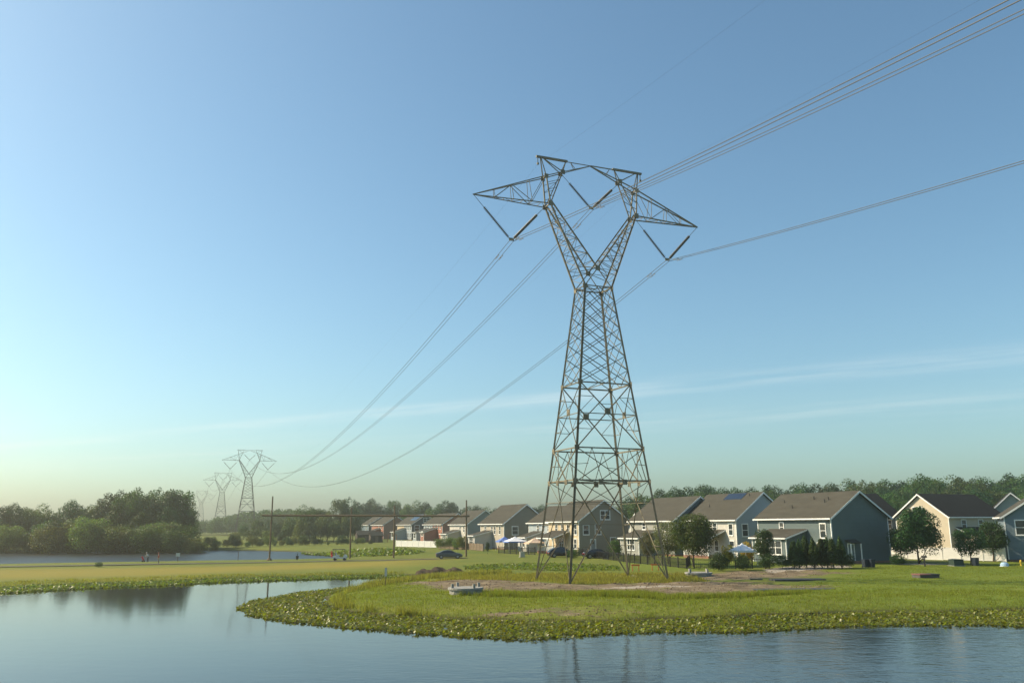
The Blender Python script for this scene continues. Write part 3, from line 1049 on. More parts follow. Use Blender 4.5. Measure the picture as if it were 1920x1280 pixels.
class House:
    """a along the ridge (x), b along the gable (y); the origin is the corner nearest the viewer.
    side 'F' is the long wall b = 0, side 'G' the gable wall a = 0"""

    def __init__(s, px, D, az, L, W, eave, ridge, paint, label, roofm=None, py=1030, hand=1, gable_shade=None, group='houses of the row'):
        x = XD(px, D, py)
        s.root = empty('house', (x, D, gz(x, D) - 0.05))
        # local x -> ridge direction, local y -> gable direction (hand = +1: to the right of the ridge direction)
        rd = Vector((math.sin(az), math.cos(az), 0))
        s.root.rotation_euler = (0, 0, math.atan2(rd.y, rd.x))
        s.h = -hand                                  # local y sign that points along the gable
        s.L, s.W, s.e, s.r = L, W, eave, ridge
        tag(s.root, label, 'house', group)
        s.paint = CAST[paint]
        s.roofm = roofm or ROOF
        s.T = 0.16
        s.gp = 0.02 if gable_shade else 0.0
        h = s.h
        found = MB()
        found.box(0.03, L - 0.03, min(0.03 * h, (W - .03) * h), max(0.03 * h, (W - .03) * h), -0.8, 0.35)
        found.build('foundation', CAST['darkbrick'], s.root)
        wl = MB()
        prof = [(0, 0.3), (W * h, 0.3), (W * h, eave), (W * h / 2, ridge - 0.12), (0, eave)]
        wl.prism(prof, 0, L, 'x')
        wall = wl.build('wall', s.paint, s.root)
        if gable_shade:  # thin sheet over the gable with its shade put into the colour
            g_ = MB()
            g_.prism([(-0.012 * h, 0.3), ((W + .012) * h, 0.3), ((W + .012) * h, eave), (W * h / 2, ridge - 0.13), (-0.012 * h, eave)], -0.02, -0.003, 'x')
            g_.build('gable_shade_sheet', CAST[gable_shade], s.root)
        # roof: two slabs that overhang
        o, sl_ = 0.42, (ridge - eave) / (W / 2)
        rf = MB()
        for q0, q1 in (((-o) * h, W * h / 2), ((W + o) * h, W * h / 2)):
            z0 = eave - o * sl_
            pr = [(q0, z0 + 0.02), (q1, ridge + 0.02), (q1, ridge + 0.02 + s.T), (q0, z0 + 0.02 + s.T)]
            rf.prism(pr, -o, L + o, 'x')
        s.roof = rf.build('roof', s.roofm, s.root)
        # white trim
        for q in (-o * h, (W + o) * h):
            z0 = eave - o * sl_
            sgn = -1 if q * h < 0 else 1
            g_ = MB()
            y0, y1 = sorted((q + sgn * h * 0.005, q + sgn * h * 0.13))
            g_.box(-o, L + o, y0, y1, z0 - 0.02, z0 + 0.17)
            g_.build('gutter', WHITE, s.root)
        for ax, k in ((-o - 0.05, 'near'), (L + o + 0.004, 'far')):
            for q0, q1 in (((-o) * h, W * h / 2), ((W + o) * h, W * h / 2)):
                z0 = eave - o * sl_
                t_ = MB()
                t_.prism([(q0, z0 - 0.12), (q1, ridge - 0.12), (q1, ridge + 0.14), (q0, z0 + 0.14)], ax, ax + 0.045, 'x')
                t_.build('rake_board', WHITE, s.root)
        for a0, b0 in ((0, 0), (0, W), (L, 0), (L, W)):
            cb = MB()
            sa, sb = (-1 if a0 == 0 else 1), (-1 if b0 == 0 else 1)
            xa = sorted((a0 + sa * 0.02, a0 - sa * 0.12))
            yb = sorted(((b0 + sb * 0.022) * h, (b0 - sb * 0.12) * h))
            cb.box(xa[0], xa[1], yb[0], yb[1], 0.3, eave - 0.02)
            cb.build('corner_board', WHITE, s.root)

    def plane(s, side, off=0.0, ext=None):
        """map (t, out, z) on a wall to local axes"""
        h = s.h
        if side == 'F':
            return lambda t, o, z: (t, (-o - off) * h, z)
        if side == 'G':
            return lambda t, o, z: (-o - off, t * h, z)
        raise ValueError

    def _slab(s, mb, f, t0, t1, o0, o1, z0, z1):
        vs = [f(t, o, z) for z in (z0, z1) for o in (o0, o1) for t in (t0, t1)]
        mb.add(vs, [(0, 2, 3, 1), (4, 5, 7, 6), (0, 1, 5, 4), (2, 6, 7, 3), (0, 4, 6, 2), (1, 3, 7, 5)])

    def window(s, side, t, z, w_=0.95, h_=1.55, n=1, f=None, grid=True, off=0.0):
        f = f or s.plane(side, off + (s.gp if side == 'G' else 0))
        b = 0.12
        fr = MB()
        t0, t1 = t - w_ / 2, t + w_ / 2
        s._slab(fr, f, t0 - b, t0, 0.003, 0.07, z - b, z + h_ + b * 1.3)
        s._slab(fr, f, t1, t1 + b, 0.003, 0.07, z - b, z + h_ + b * 1.3)
        s._slab(fr, f, t0, t1, 0.003, 0.07, z - b, z)
        s._slab(fr, f, t0, t1, 0.003, 0.07, z + h_, z + h_ + b * 1.3)
        s._slab(fr, f, t0, t1, 0.012, 0.05, z + h_ * 0.5 - 0.035, z + h_ * 0.5 + 0.035)
        for i in range(1, n):
            tt = t0 + (t1 - t0) * i / n
            s._slab(fr, f, tt - 0.06, tt + 0.06, 0.012, 0.055, z, z + h_)
        win = fr.build('window', WHITE, s.root)
        for i in range(n):
            a0, a1 = t0 + (t1 - t0) * i / n, t0 + (t1 - t0) * (i + 1) / n
            for zz in (z, z + h_ / 2):
                pn = MB()
                s._slab(pn, f, a0, a1, 0.004, 0.01, zz, zz + h_ / 2 - 0.002)
                pn.build('pane', GLASS, win)
        sill = MB()
        s._slab(sill, f, t0 - b - 0.05, t1 + b + 0.05, 0.003, 0.11, z - b - 0.06, z - b - 0.002)
        sill.build('sill', WHITE, win)

    def door(s, side, t, w_=0.95, h_=2.1, hood=False, f=None):
        f = f or s.plane(side, s.gp if side == 'G' else 0)
        d = MB()
        s._slab(d, f, t - w_ / 2, t + w_ / 2, 0.004, 0.05, 0.4, 0.4 + h_)
        o = d.build('door', DOORM, s.root)
        fr = MB()
        for a0, a1, z0, z1 in ((t - w_ / 2 - .13, t - w_ / 2, .4, .55 + h_), (t + w_ / 2, t + w_ / 2 + .13, .4, .55 + h_), (t - w_ / 2, t + w_ / 2, .4 + h_, .55 + h_)):
            s._slab(fr, f, a0, a1, 0.004, 0.08, z0, z1)
        fr.build('door_frame', WHITE, o)
        kn = MB()
        s._slab(kn, f, t + w_ / 2 - .14, t + w_ / 2 - .07, 0.05, 0.1, 1.35, 1.42)
        kn.build('door_handle', BLACK, o)
        gl = MB()
        s._slab(gl, f, t - .2, t + .2, 0.051, 0.06, 1.75, 2.25)
        gl.build('door_pane', GLASS, o)
        st = MB()
        s._slab(st, f, t - w_ / 2 - .2, t + w_ / 2 + .2, 0.01, 1.0, -0.3, 0.38)
        st.build('step', CAST['darkbrick'], s.root)
        if hood:
            hd = MB()
            pts = [f(t - .95, 0.01, 3.15), f(t + .95, 0.01, 3.15), f(t + .95, 1.0, 2.72), f(t - .95, 1.0, 2.72)]
            dn = [(p[0], p[1], p[2] - 0.1) for p in pts]
            hd.add(pts + dn, [(0, 1, 2, 3), (4, 7, 6, 5), (0, 4, 5, 1), (1, 5, 6, 2), (2, 6, 7, 3), (3, 7, 4, 0)])
            hd.build('door_hood', s.roofm, s.root)
            po = MB()
            for q in (-.88, .88):
                p = f(t + q, .92, 0)
                po.box(p[0] - .06, p[0] + .06, p[1] - .06, p[1] + .06, .38, 2.64)
            po.build('hood_post', WHITE, s.root)

    def lean_to(s, a0, a1, d, z_out, z_in, paint=None, wins=(), open_=False):
        """one-storey room along the long wall, roof falling away from the house"""
        h, pm = s.h, CAST[paint] if paint else s.paint
        if not open_:
            b = MB()
            b.prism([(-0.01 * h, 0.0), (-d * h, 0.0), (-d * h, z_out), (-0.01 * h, z_in)], a0, a1, 'x')
            room = b.build('sunroom_wall', pm, s.root)
        else:
            b = MB()
            b.box(a0, a1, min(-d * h, -0.02 * h), max(-d * h, -0.02 * h), 0.0, 0.42)
            room = b.build('porch_floor', CAST['darkbrick'], s.root)
            for q in (a0 + .12, (a0 + a1) / 2, a1 - .12):
                p = MB()
                y = (-d + .14) * h
                p.box(q - .1, q + .1, y - .1, y + .1, .42, z_out - .02)
                p.build('porch_post', WHITE, s.root)
            rl = MB()
            y = (-d + .14) * h
            rl.box(a0 + .2, a1 - .2, y - .03, y + .03, 1.3, 1.38)
            for i in range(int((a1 - a0) / .16)):
                q = a0 + .25 + i * .16
                if q < a1 - .25:
                    rl.box(q - .02, q + .02, y - .02, y + .02, .45, 1.3)
            rl.build('porch_railing', WHITE, s.root)
            bm = MB()
            bm.box(a0, a1, y - .08, y + .08, z_out - .02, z_out + .16)
            bm.build('porch_beam', WHITE, s.root)
        o = 0.3
        sl_ = (z_in - z_out) / d
        rf = MB()
        rf.prism([((-d - o) * h, z_out - o * sl_ + .02), (-0.02 * h, z_in + .02), (-0.02 * h, z_in + .16), ((-d - o) * h, z_out - o * sl_ + .16)], a0 - o, a1 + o, 'x')
        rf.build('lean_to_roof', s.roofm, s.root)
        g_ = MB()
        y = sorted(((-d - o - .005) * h, (-d - o - .12) * h))
        g_.box(a0 - o, a1 + o, y[0], y[1], z_out - o * sl_ - .05, z_out - o * sl_ + .14)
        g_.build('gutter', WHITE, s.root)
        rk = MB()
        rk.prism([((-d - o) * h, z_out - o * sl_ - .08), (-0.02 * h, z_in - .08), (-0.02 * h, z_in + .12), ((-d - o) * h, z_out - o * sl_ + .12)], a0 - o - .05, a0 - o - .005, 'x')
        rk.build('rake_board', WHITE, s.root)
        if not open_:
            for q in (a0, a1):
                cb = MB()
                y = sorted(((-d - .02) * h, (-d + .12) * h))
                cb.box(q - .1 if q == a1 else q - .02, q + .02 if q == a1 else q + .1, y[0], y[1], .1, z_out - .02)
                cb.build('corner_board', WHITE, s.root)
        f = lambda t, o_, z: (t, (-d - o_) * h, z)
        for (t, z, w_, hh, n) in wins:
            s.window('F', t, z, w_, hh, n, f=f)

    def vents(s, spots):
        """small pipes and vents on the long roof slope: (a, fraction up the slope)"""
        for a, q in spots:
            y = s.W / 2 * q * s.h
            z = s.e + (s.r - s.e) * q + s.T
            m_ = MB()
            m_.tube([(a, y, z - .1), (a, y, z + .45)], .06, 6)
            m_.build('vent_pipe', BLACK, s.roof)

    def solar(s, a0, a1, q0, q1, nx_, ny_):
        for i in range(nx_):
            for j in range(ny_):
                m_ = MB()
                A0, A1 = a0 + (a1 - a0) * i / nx_ + .02, a0 + (a1 - a0) * (i + 1) / nx_ - .02
                Q0, Q1 = q0 + (q1 - q0) * j / ny_ + .004, q0 + (q1 - q0) * (j + 1) / ny_ - .004
                z = lambda q: s.e + (s.r - s.e) * q + s.T + .1
                y = lambda q: s.W / 2 * q * s.h
                top = [(A0, y(Q0), z(Q0)), (A1, y(Q0), z(Q0)), (A1, y(Q1), z(Q1)), (A0, y(Q1), z(Q1))]
                bot = [(p[0], p[1], p[2] - .06) for p in top]
                m_.add(top + bot, [(0, 1, 2, 3), (4, 7, 6, 5), (0, 4, 5, 1), (1, 5, 6, 2), (2, 6, 7, 3), (3, 7, 4, 0)])
                m_.build('solar_panel', PANEL, s.roof)

    def bay(s, a0, a1, paint):
        """a stretch of the long wall in another paint, set a little proud"""
        h = s.h
        b = MB()
        y = sorted((-0.004 * h, -0.05 * h))
        b.box(a0, a1, y[0], y[1], .3, s.e - .2)
        b.build('bay_wall', CAST[paint], s.root)


UP, LO = 3.55, 1.25
# A: the slate house at the end of the row
A = House(1562, 114, RAZ, 14.5, 10.2, 6.0, 9.35, 'slate', 'large slate-blue house with a bare dark gable, behind the row of slim evergreens')
A.lean_to(4.7, 11.6, 3.6, 3.3, 4.35, wins=[(6.8, 1.2, 2.3, 1.7, 2), (9.6, 1.2, 2.3, 1.7, 2)])
A.window('F', 1.5, 3.4, .95, 1.75)
A.window('F', 9.4, 4.2, .75, 1.1)
A.window('F', 2.2, 1.0, .95, 1.6)
A.door('G', 3.1, hood=True)
A.vents([(3.5, .65), (6.5, .7), (9, .35), (12, .6), (3.7, .55)])
B = House(1383, 132, RAZ, 13.5, 10.6, 5.95, 9.9, 'pale', 'pale house with a solar panel on its roof, beside the big round tree', gable_shade='lightblue')
B.lean_to(3.0, 9.5, 3.2, 2.9, 4.2, open_=True)
for t in (1.3, 5.2, 8.8):
    B.window('F', t, 3.55 if t < 2 else 4.2, .9, 1.6 if t < 2 else 1.1)
B.window('F', 1.2, 1.0, .95, 1.6)
B.window('F', 5.0, 1.1, .9, 1.5)
B.window('G', 1.6, 3.4, 1.0, 1.7)
B.window('G', 5.0, 3.4, 1.0, 1.7)
B.vents([(2.0, .85), (9.5, .45)])
B.solar(3.2, 7.8, .72, .97, 4, 1)
C = House(1265, 144, RAZ, 13.5, 10.8, 5.9, 9.7, 'stone', 'grey house with a plain brown roof, half hidden by the olive tree', gable_shade='bluegrey')
C.lean_to(5.5, 11.5, 3.4, 2.9, 4.1, wins=[(8.0, 1.0, 2.2, 1.7, 3)])
C.window('F', 2.0, 4.1, .9, 1.3)
C.window('F', 9.0, 4.4, .9, 1.0)
C.window('F', 2.5, 1.0, .95, 1.6)
Dh = House(1086, 159, RAZ, 12.5, 10.6, 5.95, 9.6, 'cream', 'cream house with a shade-darkened gable, standing behind the legs of the near tower', gable_shade='taupe')
Dh.lean_to(4.0, 10.5, 3.4, 2.8, 4.0, open_=True)
for t in (1.2, 4.2, 6.5, 9.0):
    Dh.window('F', t, 4.0 if t > 2 else 3.5, .85, 1.2 if t > 2 else 1.7)
Dh.window('F', 1.4, 1.0, .9, 1.6)
Dh.window('F', 7.0, 1.0, 1.6, 1.7, 2)
Dh.window('G', 1.5, 3.5, 1.1, 1.6)
Dh.window('G', 4.0, 3.5, 1.1, 1.7)
Dh.window('G', 5.6, 6.2, 1.9, 1.5, 2)
Dh.window('G', 7.2, 1.2, 1.1, 1.6)
Dh.door('G', 2.9)
D2 = House(1036, 172, RAZ, 11.0, 10.0, 5.8, 9.0, 'lightblue', 'light blue house just beyond the cream house')
D2.lean_to(4.5, 8.5, 3.6, 2.8, 3.9, 'pale', wins=[(6.5, 1.0, 2.0, 1.7, 3)])
for t in (1.6, 4.0, 6.4):
    D2.window('F', t, 4.0, .85, 1.2)
E = House(945, 186, RAZ, 13.5, 10.6, 5.6, 9.5, 'sand', 'sand coloured house with a small gabled back room and shade-darkened side', gable_shade='taupe')
E.window('F', 2.2, 3.3, .8, 1.6)
E.window('F', 5.0, 3.3, .8, 1.6)
E.window('F', 6.6, 3.6, .8, 1.3)
E.window('F', 10.5, 3.6, .9, 1.3)
E.window('G', 2.6, 3.2, 1.3, 1.6)
E.window('G', 8.0, 4.3, 1.3, 1.7)
E.lean_to(6.5, 10.5, 4.2, 2.9, 3.9, 'pale', wins=[(8.5, .9, 2.0, 1.8, 2)])
Fh = House(876, 236, RAZ, 14, 10.4, 5.6, 9.2, 'pale', 'fourth house from the far end, grey with a glazed back room', gable_shade='grey')
Fh.lean_to(5.5, 11, 3.8, 2.9, 3.9, 'sand', wins=[(8.0, .9, 2.6, 1.8, 4)])
Fh.window('F', 2.5, 3.4, .8, 1.6)
Fh.window('F', 5.5, 3.6, .8, 1.3)
Fh.window('G', 4.8, 3.2, 1.5, 1.7)
Gh = House(829, 278, RAZ, 19, 10.4, 5.6, 8.9, 'brick', 'red brick house beside the white fence, with a light blue far half')
Gh.bay(9.5, 18.8, 'lightblue')
Gh.lean_to(5.2, 8.6, 4.5, 3.0, 4.4, 'brick', wins=[(6.9, 1.9, 1.6, 1.3, 1)])
Gh.lean_to(13.2, 16.6, 4.5, 2.9, 4.2, 'lightblue', wins=[(14.9, 1.1, 1.8, 1.6, 1)])
for t in (2.0, 4.6, 7.5, 11.5, 14.2, 17):
    Gh.window('F', t, 4.1, .8, 1.1, off=0.05 if t > 9 else 0)
Hh = House(771, 312, RAZ, 18, 10.4, 5.6, 9.0, 'lightblue', 'light blue house with bright solar panels on its brown roof', gable_shade='charcoal')
Hh.bay(9.0, 17.8, 'cream')
Hh.solar(1.2, 8.4, .35, .96, 5, 3)
Hh.lean_to(7.0, 11, 4.4, 2.9, 4.2, 'lightblue', wins=[(9.0, 1.1, 2.2, 1.8, 1)])
for t in (1.4, 4.2, 6.6):
    Hh.window('F', t, 3.6, 1.0, 1.5)
    Hh.window('F', t, 1.0, 1.0, 1.5)
Hh.window('G', 2.0, 3.3, 1.6, 1.9)
Hh.window('G', 7.4, 3.3, 1.4, 1.9)
Hh.window('G', 5.6, 6.4, 2.3, 1.4, 2)
Ih = House(718, 344, RAZ, 18, 10.4, 5.6, 8.8, 'brick', 'brick house with a small brick back room, second from the far end', gable_shade='darkbrick')
Ih.lean_to(4.5, 8.5, 4.2, 2.9, 4.2, 'darkbrick', wins=[(6.5, 1.1, 1.6, 1.4, 1)])
Ih.window('F', 3, 4.0, .9, 1.2)
Ih.window('F', 7, 4.0, .9, 1.2)
Jh = House(690, 372, RAZ, 13, 10.4, 5.6, 8.8, 'bluegrey', 'grey house at the far end of the row, beside the dark sheds', gable_shade='charcoal')
Jh.window('F', 4, 3.6, 1.2, 1.5)
Jh.window('G', 3.0, 3.4, 1.4, 1.8)
Jh.window('G', 6.4, 6.2, 1.8, 1.3)
RAZ2 = RAZ + math.pi / 2
K = House(1785, 141, RAZ2, 13.0, 10.6, 6.1, 9.7, 'beige', 'beige house with a shade-darkened roof, behind the white fence', roofm=ROOF_SHADE, hand=-1)
K.window('G', 5.9, 5.9, 1.9, 1.7, 2)
for t in (3.4, 7.4, 11.4):
    K.window('F', t, 4.1, .95, 1.35)
K.lean_to(1.6, 7.0, 3.4, 2.9, 4.2, 'beige', wins=[(4.4, 1.1, 2.0, 1.5, 2)])
Lh = House(1889, 118, R(25), 11, 10.4, 6.0, 9.4, 'bluegrey', 'blue-grey house cut off by the right edge of the picture')
Lh.window('G', 1.9, 3.6, 1.15, 1.8)
Lh.lean_to(0.5, 7.0, 3.0, 3.0, 4.2, wins=[(2.2, 1.1, 2.0, 1.7, 2)])
Lh.window('G', 5.2, 3.6, 1.15, 1.8)
Mh = House(1851, 150, R(27), 11, 9.0, 5.8, 10.0, 'sage', 'sage green gable showing between the beige and the blue-grey house', roofm=ROOF_SHADE)
Nh = House(1700, 150, RAZ2, 0.5 + 12, 11, 6.2, 10.3, 'bluegrey', 'house with a shade-darkened roof rising behind the slate-blue house', roofm=ROOF_SHADE, hand=-1)
Nh.root.location.x -= 9.5
Nh.window('F', 9.4, 4.2, 1.0, 1.4)
Nh.window('F', 5.4, 4.2, 1.0, 1.4)
Qh = House(1215, 186, RAZ2, 8, 8, 4.6, 7.6, 'pale', 'small white-trimmed gable peeping out behind the near tower', roofm=ROOF_SHADE, hand=-1)

# ------------------------------------------------------------------ trees
LEAF_A = leaf_mat('broad_leaves', (0.056, 0.102, 0.017))
LEAF_B = leaf_mat('pale_leaves', (0.10, 0.135, 0.035), transl=0.4)
LEAF_D = leaf_mat('deep_leaves', (0.033, 0.072, 0.018), transl=0.25)
LEAF_O = leaf_mat('olive_leaves', (0.12, 0.13, 0.06), transl=0.35)
LEAF_C = leaf_mat('cypress_leaves', (0.045, 0.08, 0.02), transl=0.2, objvar=0.1)
LEAF_Y = leaf_mat('yellow_leaves', (0.32, 0.26, 0.03), transl=0.35)


def crown_mesh(name, seed, rx, rz, zc, nl, n, leaf, mt, lobe=0.42, top=1.0, gap=0.12, conical=0.0):
    """leaf-sized faces spread over many overlapping clumps"""
    r = np.random.default_rng(seed)
    d = r.normal(size=(nl, 3))
    d /= np.linalg.norm(d, axis=1)[:, None]
    rad = r.uniform(0.35, 0.80, nl) ** 0.7
    c = d * rad[:, None]
    c[:, 2] = np.where(c[:, 2] < -0.55, c[:, 2] * 0.5, c[:, 2])
    lr = r.uniform(0.6, 1.3, nl) * lobe
    w_ = lr ** 2
    idx = r.choice(nl, n, p=w_ / w_.sum())
    dd = r.normal(size=(n, 3))
    dd[:, 2] += 0.25
    dd /= np.linalg.norm(dd, axis=1)[:, None]
    sh = r.uniform(0.45, 1.08, n) ** 0.6
    p = c[idx] + dd * (lr[idx] * sh)[:, None]
    if conical:
        t = np.clip((p[:, 2] + 1) / 2, 0, 1)
        k = (1 - conical * t)
        p[:, 0] *= k
        p[:, 1] *= k
    p = p * np.array([rx, rx, rz]) + np.array([0, 0, zc])
    p[:, 2] *= 0.985 / np.percentile(p[:, 2], 99.7)
    nr = dd + r.normal(size=(n, 3)) * 0.55
    nr /= np.linalg.norm(nr, axis=1)[:, None]
    a = np.cross(nr, r.normal(size=(n, 3)))
    a /= np.linalg.norm(a, axis=1)[:, None] + 1e-9
    b = np.cross(nr, a)
    s = leaf * r.uniform(0.55, 1.25, n)[:, None]
    q = np.stack([p - a * s * .5, p + b * s * .38, p + a * s * .55 + nr * s * .12, p - b * s * .38], 1).reshape(-1, 3)
    return np_mesh(name, q, np.arange(4 * n).reshape(n, 4), mt)


def trunk_mesh(name, seed, h, r0, spread, nb=7, lean=0.05):
    rr = random.Random(seed)
    mb = MB()
    pts, rs = [], []
    for i in range(7):
        t = i / 6
        pts.append(Vector((lean * h * t * rr.uniform(.3, 1), lean * h * t * rr.uniform(-1, 1), -0.4 + (h + .4) * t)))
        rs.append(r0 * (1.25 if i == 0 else 1 - 0.8 * t))
    mb.tube(pts, rs, 7)
    for i in range(nb):
        t = rr.uniform(.35, .85)
        p = pts[0].lerp(pts[-1], t)
        an = i * 2.4 + rr.uniform(-.4, .4)
        q = p + Vector((math.cos(an) * spread * rr.uniform(.5, .9), math.sin(an) * spread * rr.uniform(.5, .9), h * rr.uniform(.15, .4)))
        mid = p.lerp(q, .5) + Vector((0, 0, -.05 * h))
        mb.tube([p, mid, q], [r0 * .42, r0 * .26, r0 * .08], 5)
    return mb.mesh(name, BARK, True)


# unit prototypes: crown of height 1 standing for a tree of height 1, scaled to size
PROTO = {}


def proto(key, seed, mt, rx, rz, zc, nl, n, leaf, **kw):
    th = kw.pop('th', 0.75)
    PROTO[key] = (crown_mesh('crown_' + key, seed, rx, rz, zc, nl, n, leaf, mt, **kw), trunk_mesh('trunk_' + key, seed, th, 0.022, rx * .7))


for i in range(5):
    proto('oak%d' % i, 20 + i, (LEAF_A, LEAF_D, LEAF_A, LEAF_D, LEAF_B)[i], (0.38, 0.34, 0.4, 0.32, 0.36)[i], (0.45, 0.46, 0.43, 0.47, 0.44)[i], 0.53, (44, 34, 52, 30, 40)[i], 9500, 0.027, lobe=(0.34, 0.31, 0.29, 0.36, 0.30)[i])
for i in range(3):
    proto('airy%d' % i, 40 + i, (LEAF_D, LEAF_A, LEAF_B)[i], 0.30, 0.42, 0.57, 34, 6500, 0.027, lobe=0.31, th=0.85)
for i in range(3):
    proto('shrub%d' % i, 60 + i, (LEAF_A, LEAF_B, LEAF_D)[i], 0.52, 0.48, 0.48, 28, 5000, 0.042, lobe=0.4, th=0.5)
proto('yard0', 71, LEAF_A, 0.38, 0.42, 0.57, 60, 20000, 0.024, lobe=0.36)
proto('yard1', 72, LEAF_D, 0.42, 0.42, 0.57, 56, 18000, 0.026, lobe=0.36, conical=0.3)
proto('olive', 73, LEAF_O, 0.42, 0.43, 0.56, 44, 10000, 0.026, lobe=0.34)
proto('young', 74, LEAF_D, 0.32, 0.42, 0.56, 34, 7000, 0.03, lobe=0.32)
proto('ball', 75, LEAF_D, 0.56, 0.48, 0.48, 40, 7000, 0.045, lobe=0.36, th=0.4)
proto('yellow', 76, LEAF_Y, 0.5, 0.45, 0.5, 20, 2500, 0.06, lobe=0.4, th=0.4)
for i in range(2):
    proto('cypress%d' % i, 80 + i, LEAF_C, 0.2, 0.49, 0.49, 60, 9000, 0.03, lobe=0.36, conical=0.6, th=0.6)


def tree(key, loc, h, label, cat='tree', group=None, name='tree', wid=1.0):
    root = empty(name, loc, random.uniform(0, 6.28))
    tag(root, label, cat, group)
    cm, tm = PROTO[key]
    for nm, me in (('crown', cm), ('trunk', tm)):
        o = link(nm, me, root)
        o.scale = (h * wid, h * wid, h)
    return root


ORD = ('first second third fourth fifth sixth seventh eighth ninth tenth eleventh twelfth thirteenth fourteenth fifteenth sixteenth seventeenth eighteenth nineteenth twentieth '
       'twenty-first twenty-second twenty-third twenty-fourth twenty-fifth twenty-sixth twenty-seventh twenty-eighth twenty-ninth thirtieth').split()


def wood(specs, keys, label, group, cat='tree', name='tree', dj=8, hmin=2):
    order = sorted(range(len(specs)), key=lambda i_: specs[i_][0])
    rank = {i_: n_ for n_, i_ in enumerate(order)}
    for i, sp in enumerate(specs):
        px, py, D = sp[:3]
        D = D + random.uniform(-dj, dj)
        p = at(px, D)
        h = max(zat(px, py, D) - p.z, hmin)
        key = sp[3] if len(sp) > 3 else keys[i % len(keys)]
        wd = sp[4] if len(sp) > 4 else random.uniform(.9, 1.15)
        lab_ = label if len(specs) > 30 else ORD[rank[i]] + ' from the left, ' + label
        tree(key, (p.x, p.y, p.z - 0.2), h, lab_, cat, group, name, wd)


oaks = ['oak0', 'oak1', 'oak3', 'oak2']
wood([(-60, 948, 230), (-15, 936, 226), (14, 942, 224), (46, 950, 230), (72, 944, 226), (98, 958, 232), (124, 936, 228), (150, 950, 234), (172, 938, 232), (196, 924, 226), (222, 919, 232), (246, 915, 228, 'oak2'), (270, 920, 236),
      (292, 915, 230, 'airy0'), (314, 918, 226), (326, 916, 230, 'airy1'), (336, 926, 236), (345, 955, 230, 'oak1', .7), (60, 965, 222), (150, 965, 222), (260, 950, 224), (310, 950, 222), (205, 955, 222)],
     oaks, 'dark tree in the grove on the far left shore', 'grove on the far left shore', dj=2)
sh = []
for i in range(27):
    sh.append((-30 + i * 14.2 + random.uniform(-6, 6), random.choice((random.uniform(972, 988), random.uniform(992, 1016))), 217))
sh += [(160, 967, 211, 'shrub1'), (185, 978, 211, 'shrub1'), (95, 984, 211, 'shrub1'), (215, 985, 211, 'shrub1'), (362, 1006, 212), (374, 1014, 213), (268, 985, 211, 'shrub0'), (330, 990, 211)]
wood(sh, ['shrub0', 'shrub2', 'shrub0', 'shrub1'], 'leafy bush at the water below the grove on the far left shore', 'bushes on the far left shore', 'bush', 'bush', 2, 1.5)
wood([(545, 963, 300), (572, 946, 310, 'oak0'), (590, 950, 318), (612, 958, 305, 'oak4'), (634, 934, 325, 'airy1'), (652, 932, 330, 'airy0'), (530, 970, 330), (505, 972, 340), (480, 972, 345), (455, 978, 350), (515, 978, 320), (490, 984, 330), (600, 968, 296), (660, 962, 310), (640, 966, 300, 'oak4'), (562, 972, 292, 'oak4'), (580, 975, 290), (625, 975, 292)],
     ['oak0', 'oak3', 'oak2'], 'tree in the clump beyond the lake, left of the sheds', 'clump of trees beyond the lake', dj=3)
wood([(672, 940, 420), (690, 934, 425, 'oak1'), (706, 942, 415), (722, 950, 420), (736, 937, 430, 'airy1', .9), (752, 952, 425), (764, 945, 420, 'oak4'), (780, 938, 430, 'oak0'), (798, 940, 425), (815, 945, 420, 'oak0'), (836, 938, 425, 'oak1', 1.3), (850, 942, 420, 'oak1'), (680, 955, 405), (750, 960, 410), (800, 955, 410, 'oak4')],
     ['oak1', 'oak0', 'oak3'], 'broad tree rising behind the far houses of the row', 'trees behind the far houses', dj=3)
wood([(878, 948, 350), (893, 946, 355), (910, 950, 350), (930, 952, 355), (950, 955, 350), (975, 958, 345), (1000, 950, 350), (1016, 945, 352), (1035, 948, 350), (1055, 952, 345), (1075, 950, 350), (1160, 938, 270, 'oak0'), (1185, 930, 265), (1210, 925, 262, 'oak2'), (1232, 934, 260), (1140, 948, 275)],
     ['oak1', 'oak3', 'oak0'], 'tree crown showing over the middle houses', 'trees behind the middle houses', dj=3)
fw = []
xx = 1250
while xx < 1990:
    t = (xx - 1250) / 670
    fw.append((xx, 917 - 26 * t ** 0.8 + random.uniform(-5, 5), 262))
    fw.append((xx + 13, 930 - 18 * t + random.uniform(-6, 6), 238))
    if xx > 1560:
        fw.append((xx + 6, 945 - 15 * t + random.uniform(-6, 6), 214))
    xx += 24 + random.uniform(-4, 4)
fw += [(1748, 889, 250, 'oak2'), (1738, 897, 246)]
wood(fw, ['oak1', 'oak0', 'oak3', 'oak2'], 'dense tree of the wood behind the houses on the right', 'wood behind the right houses', dj=5)
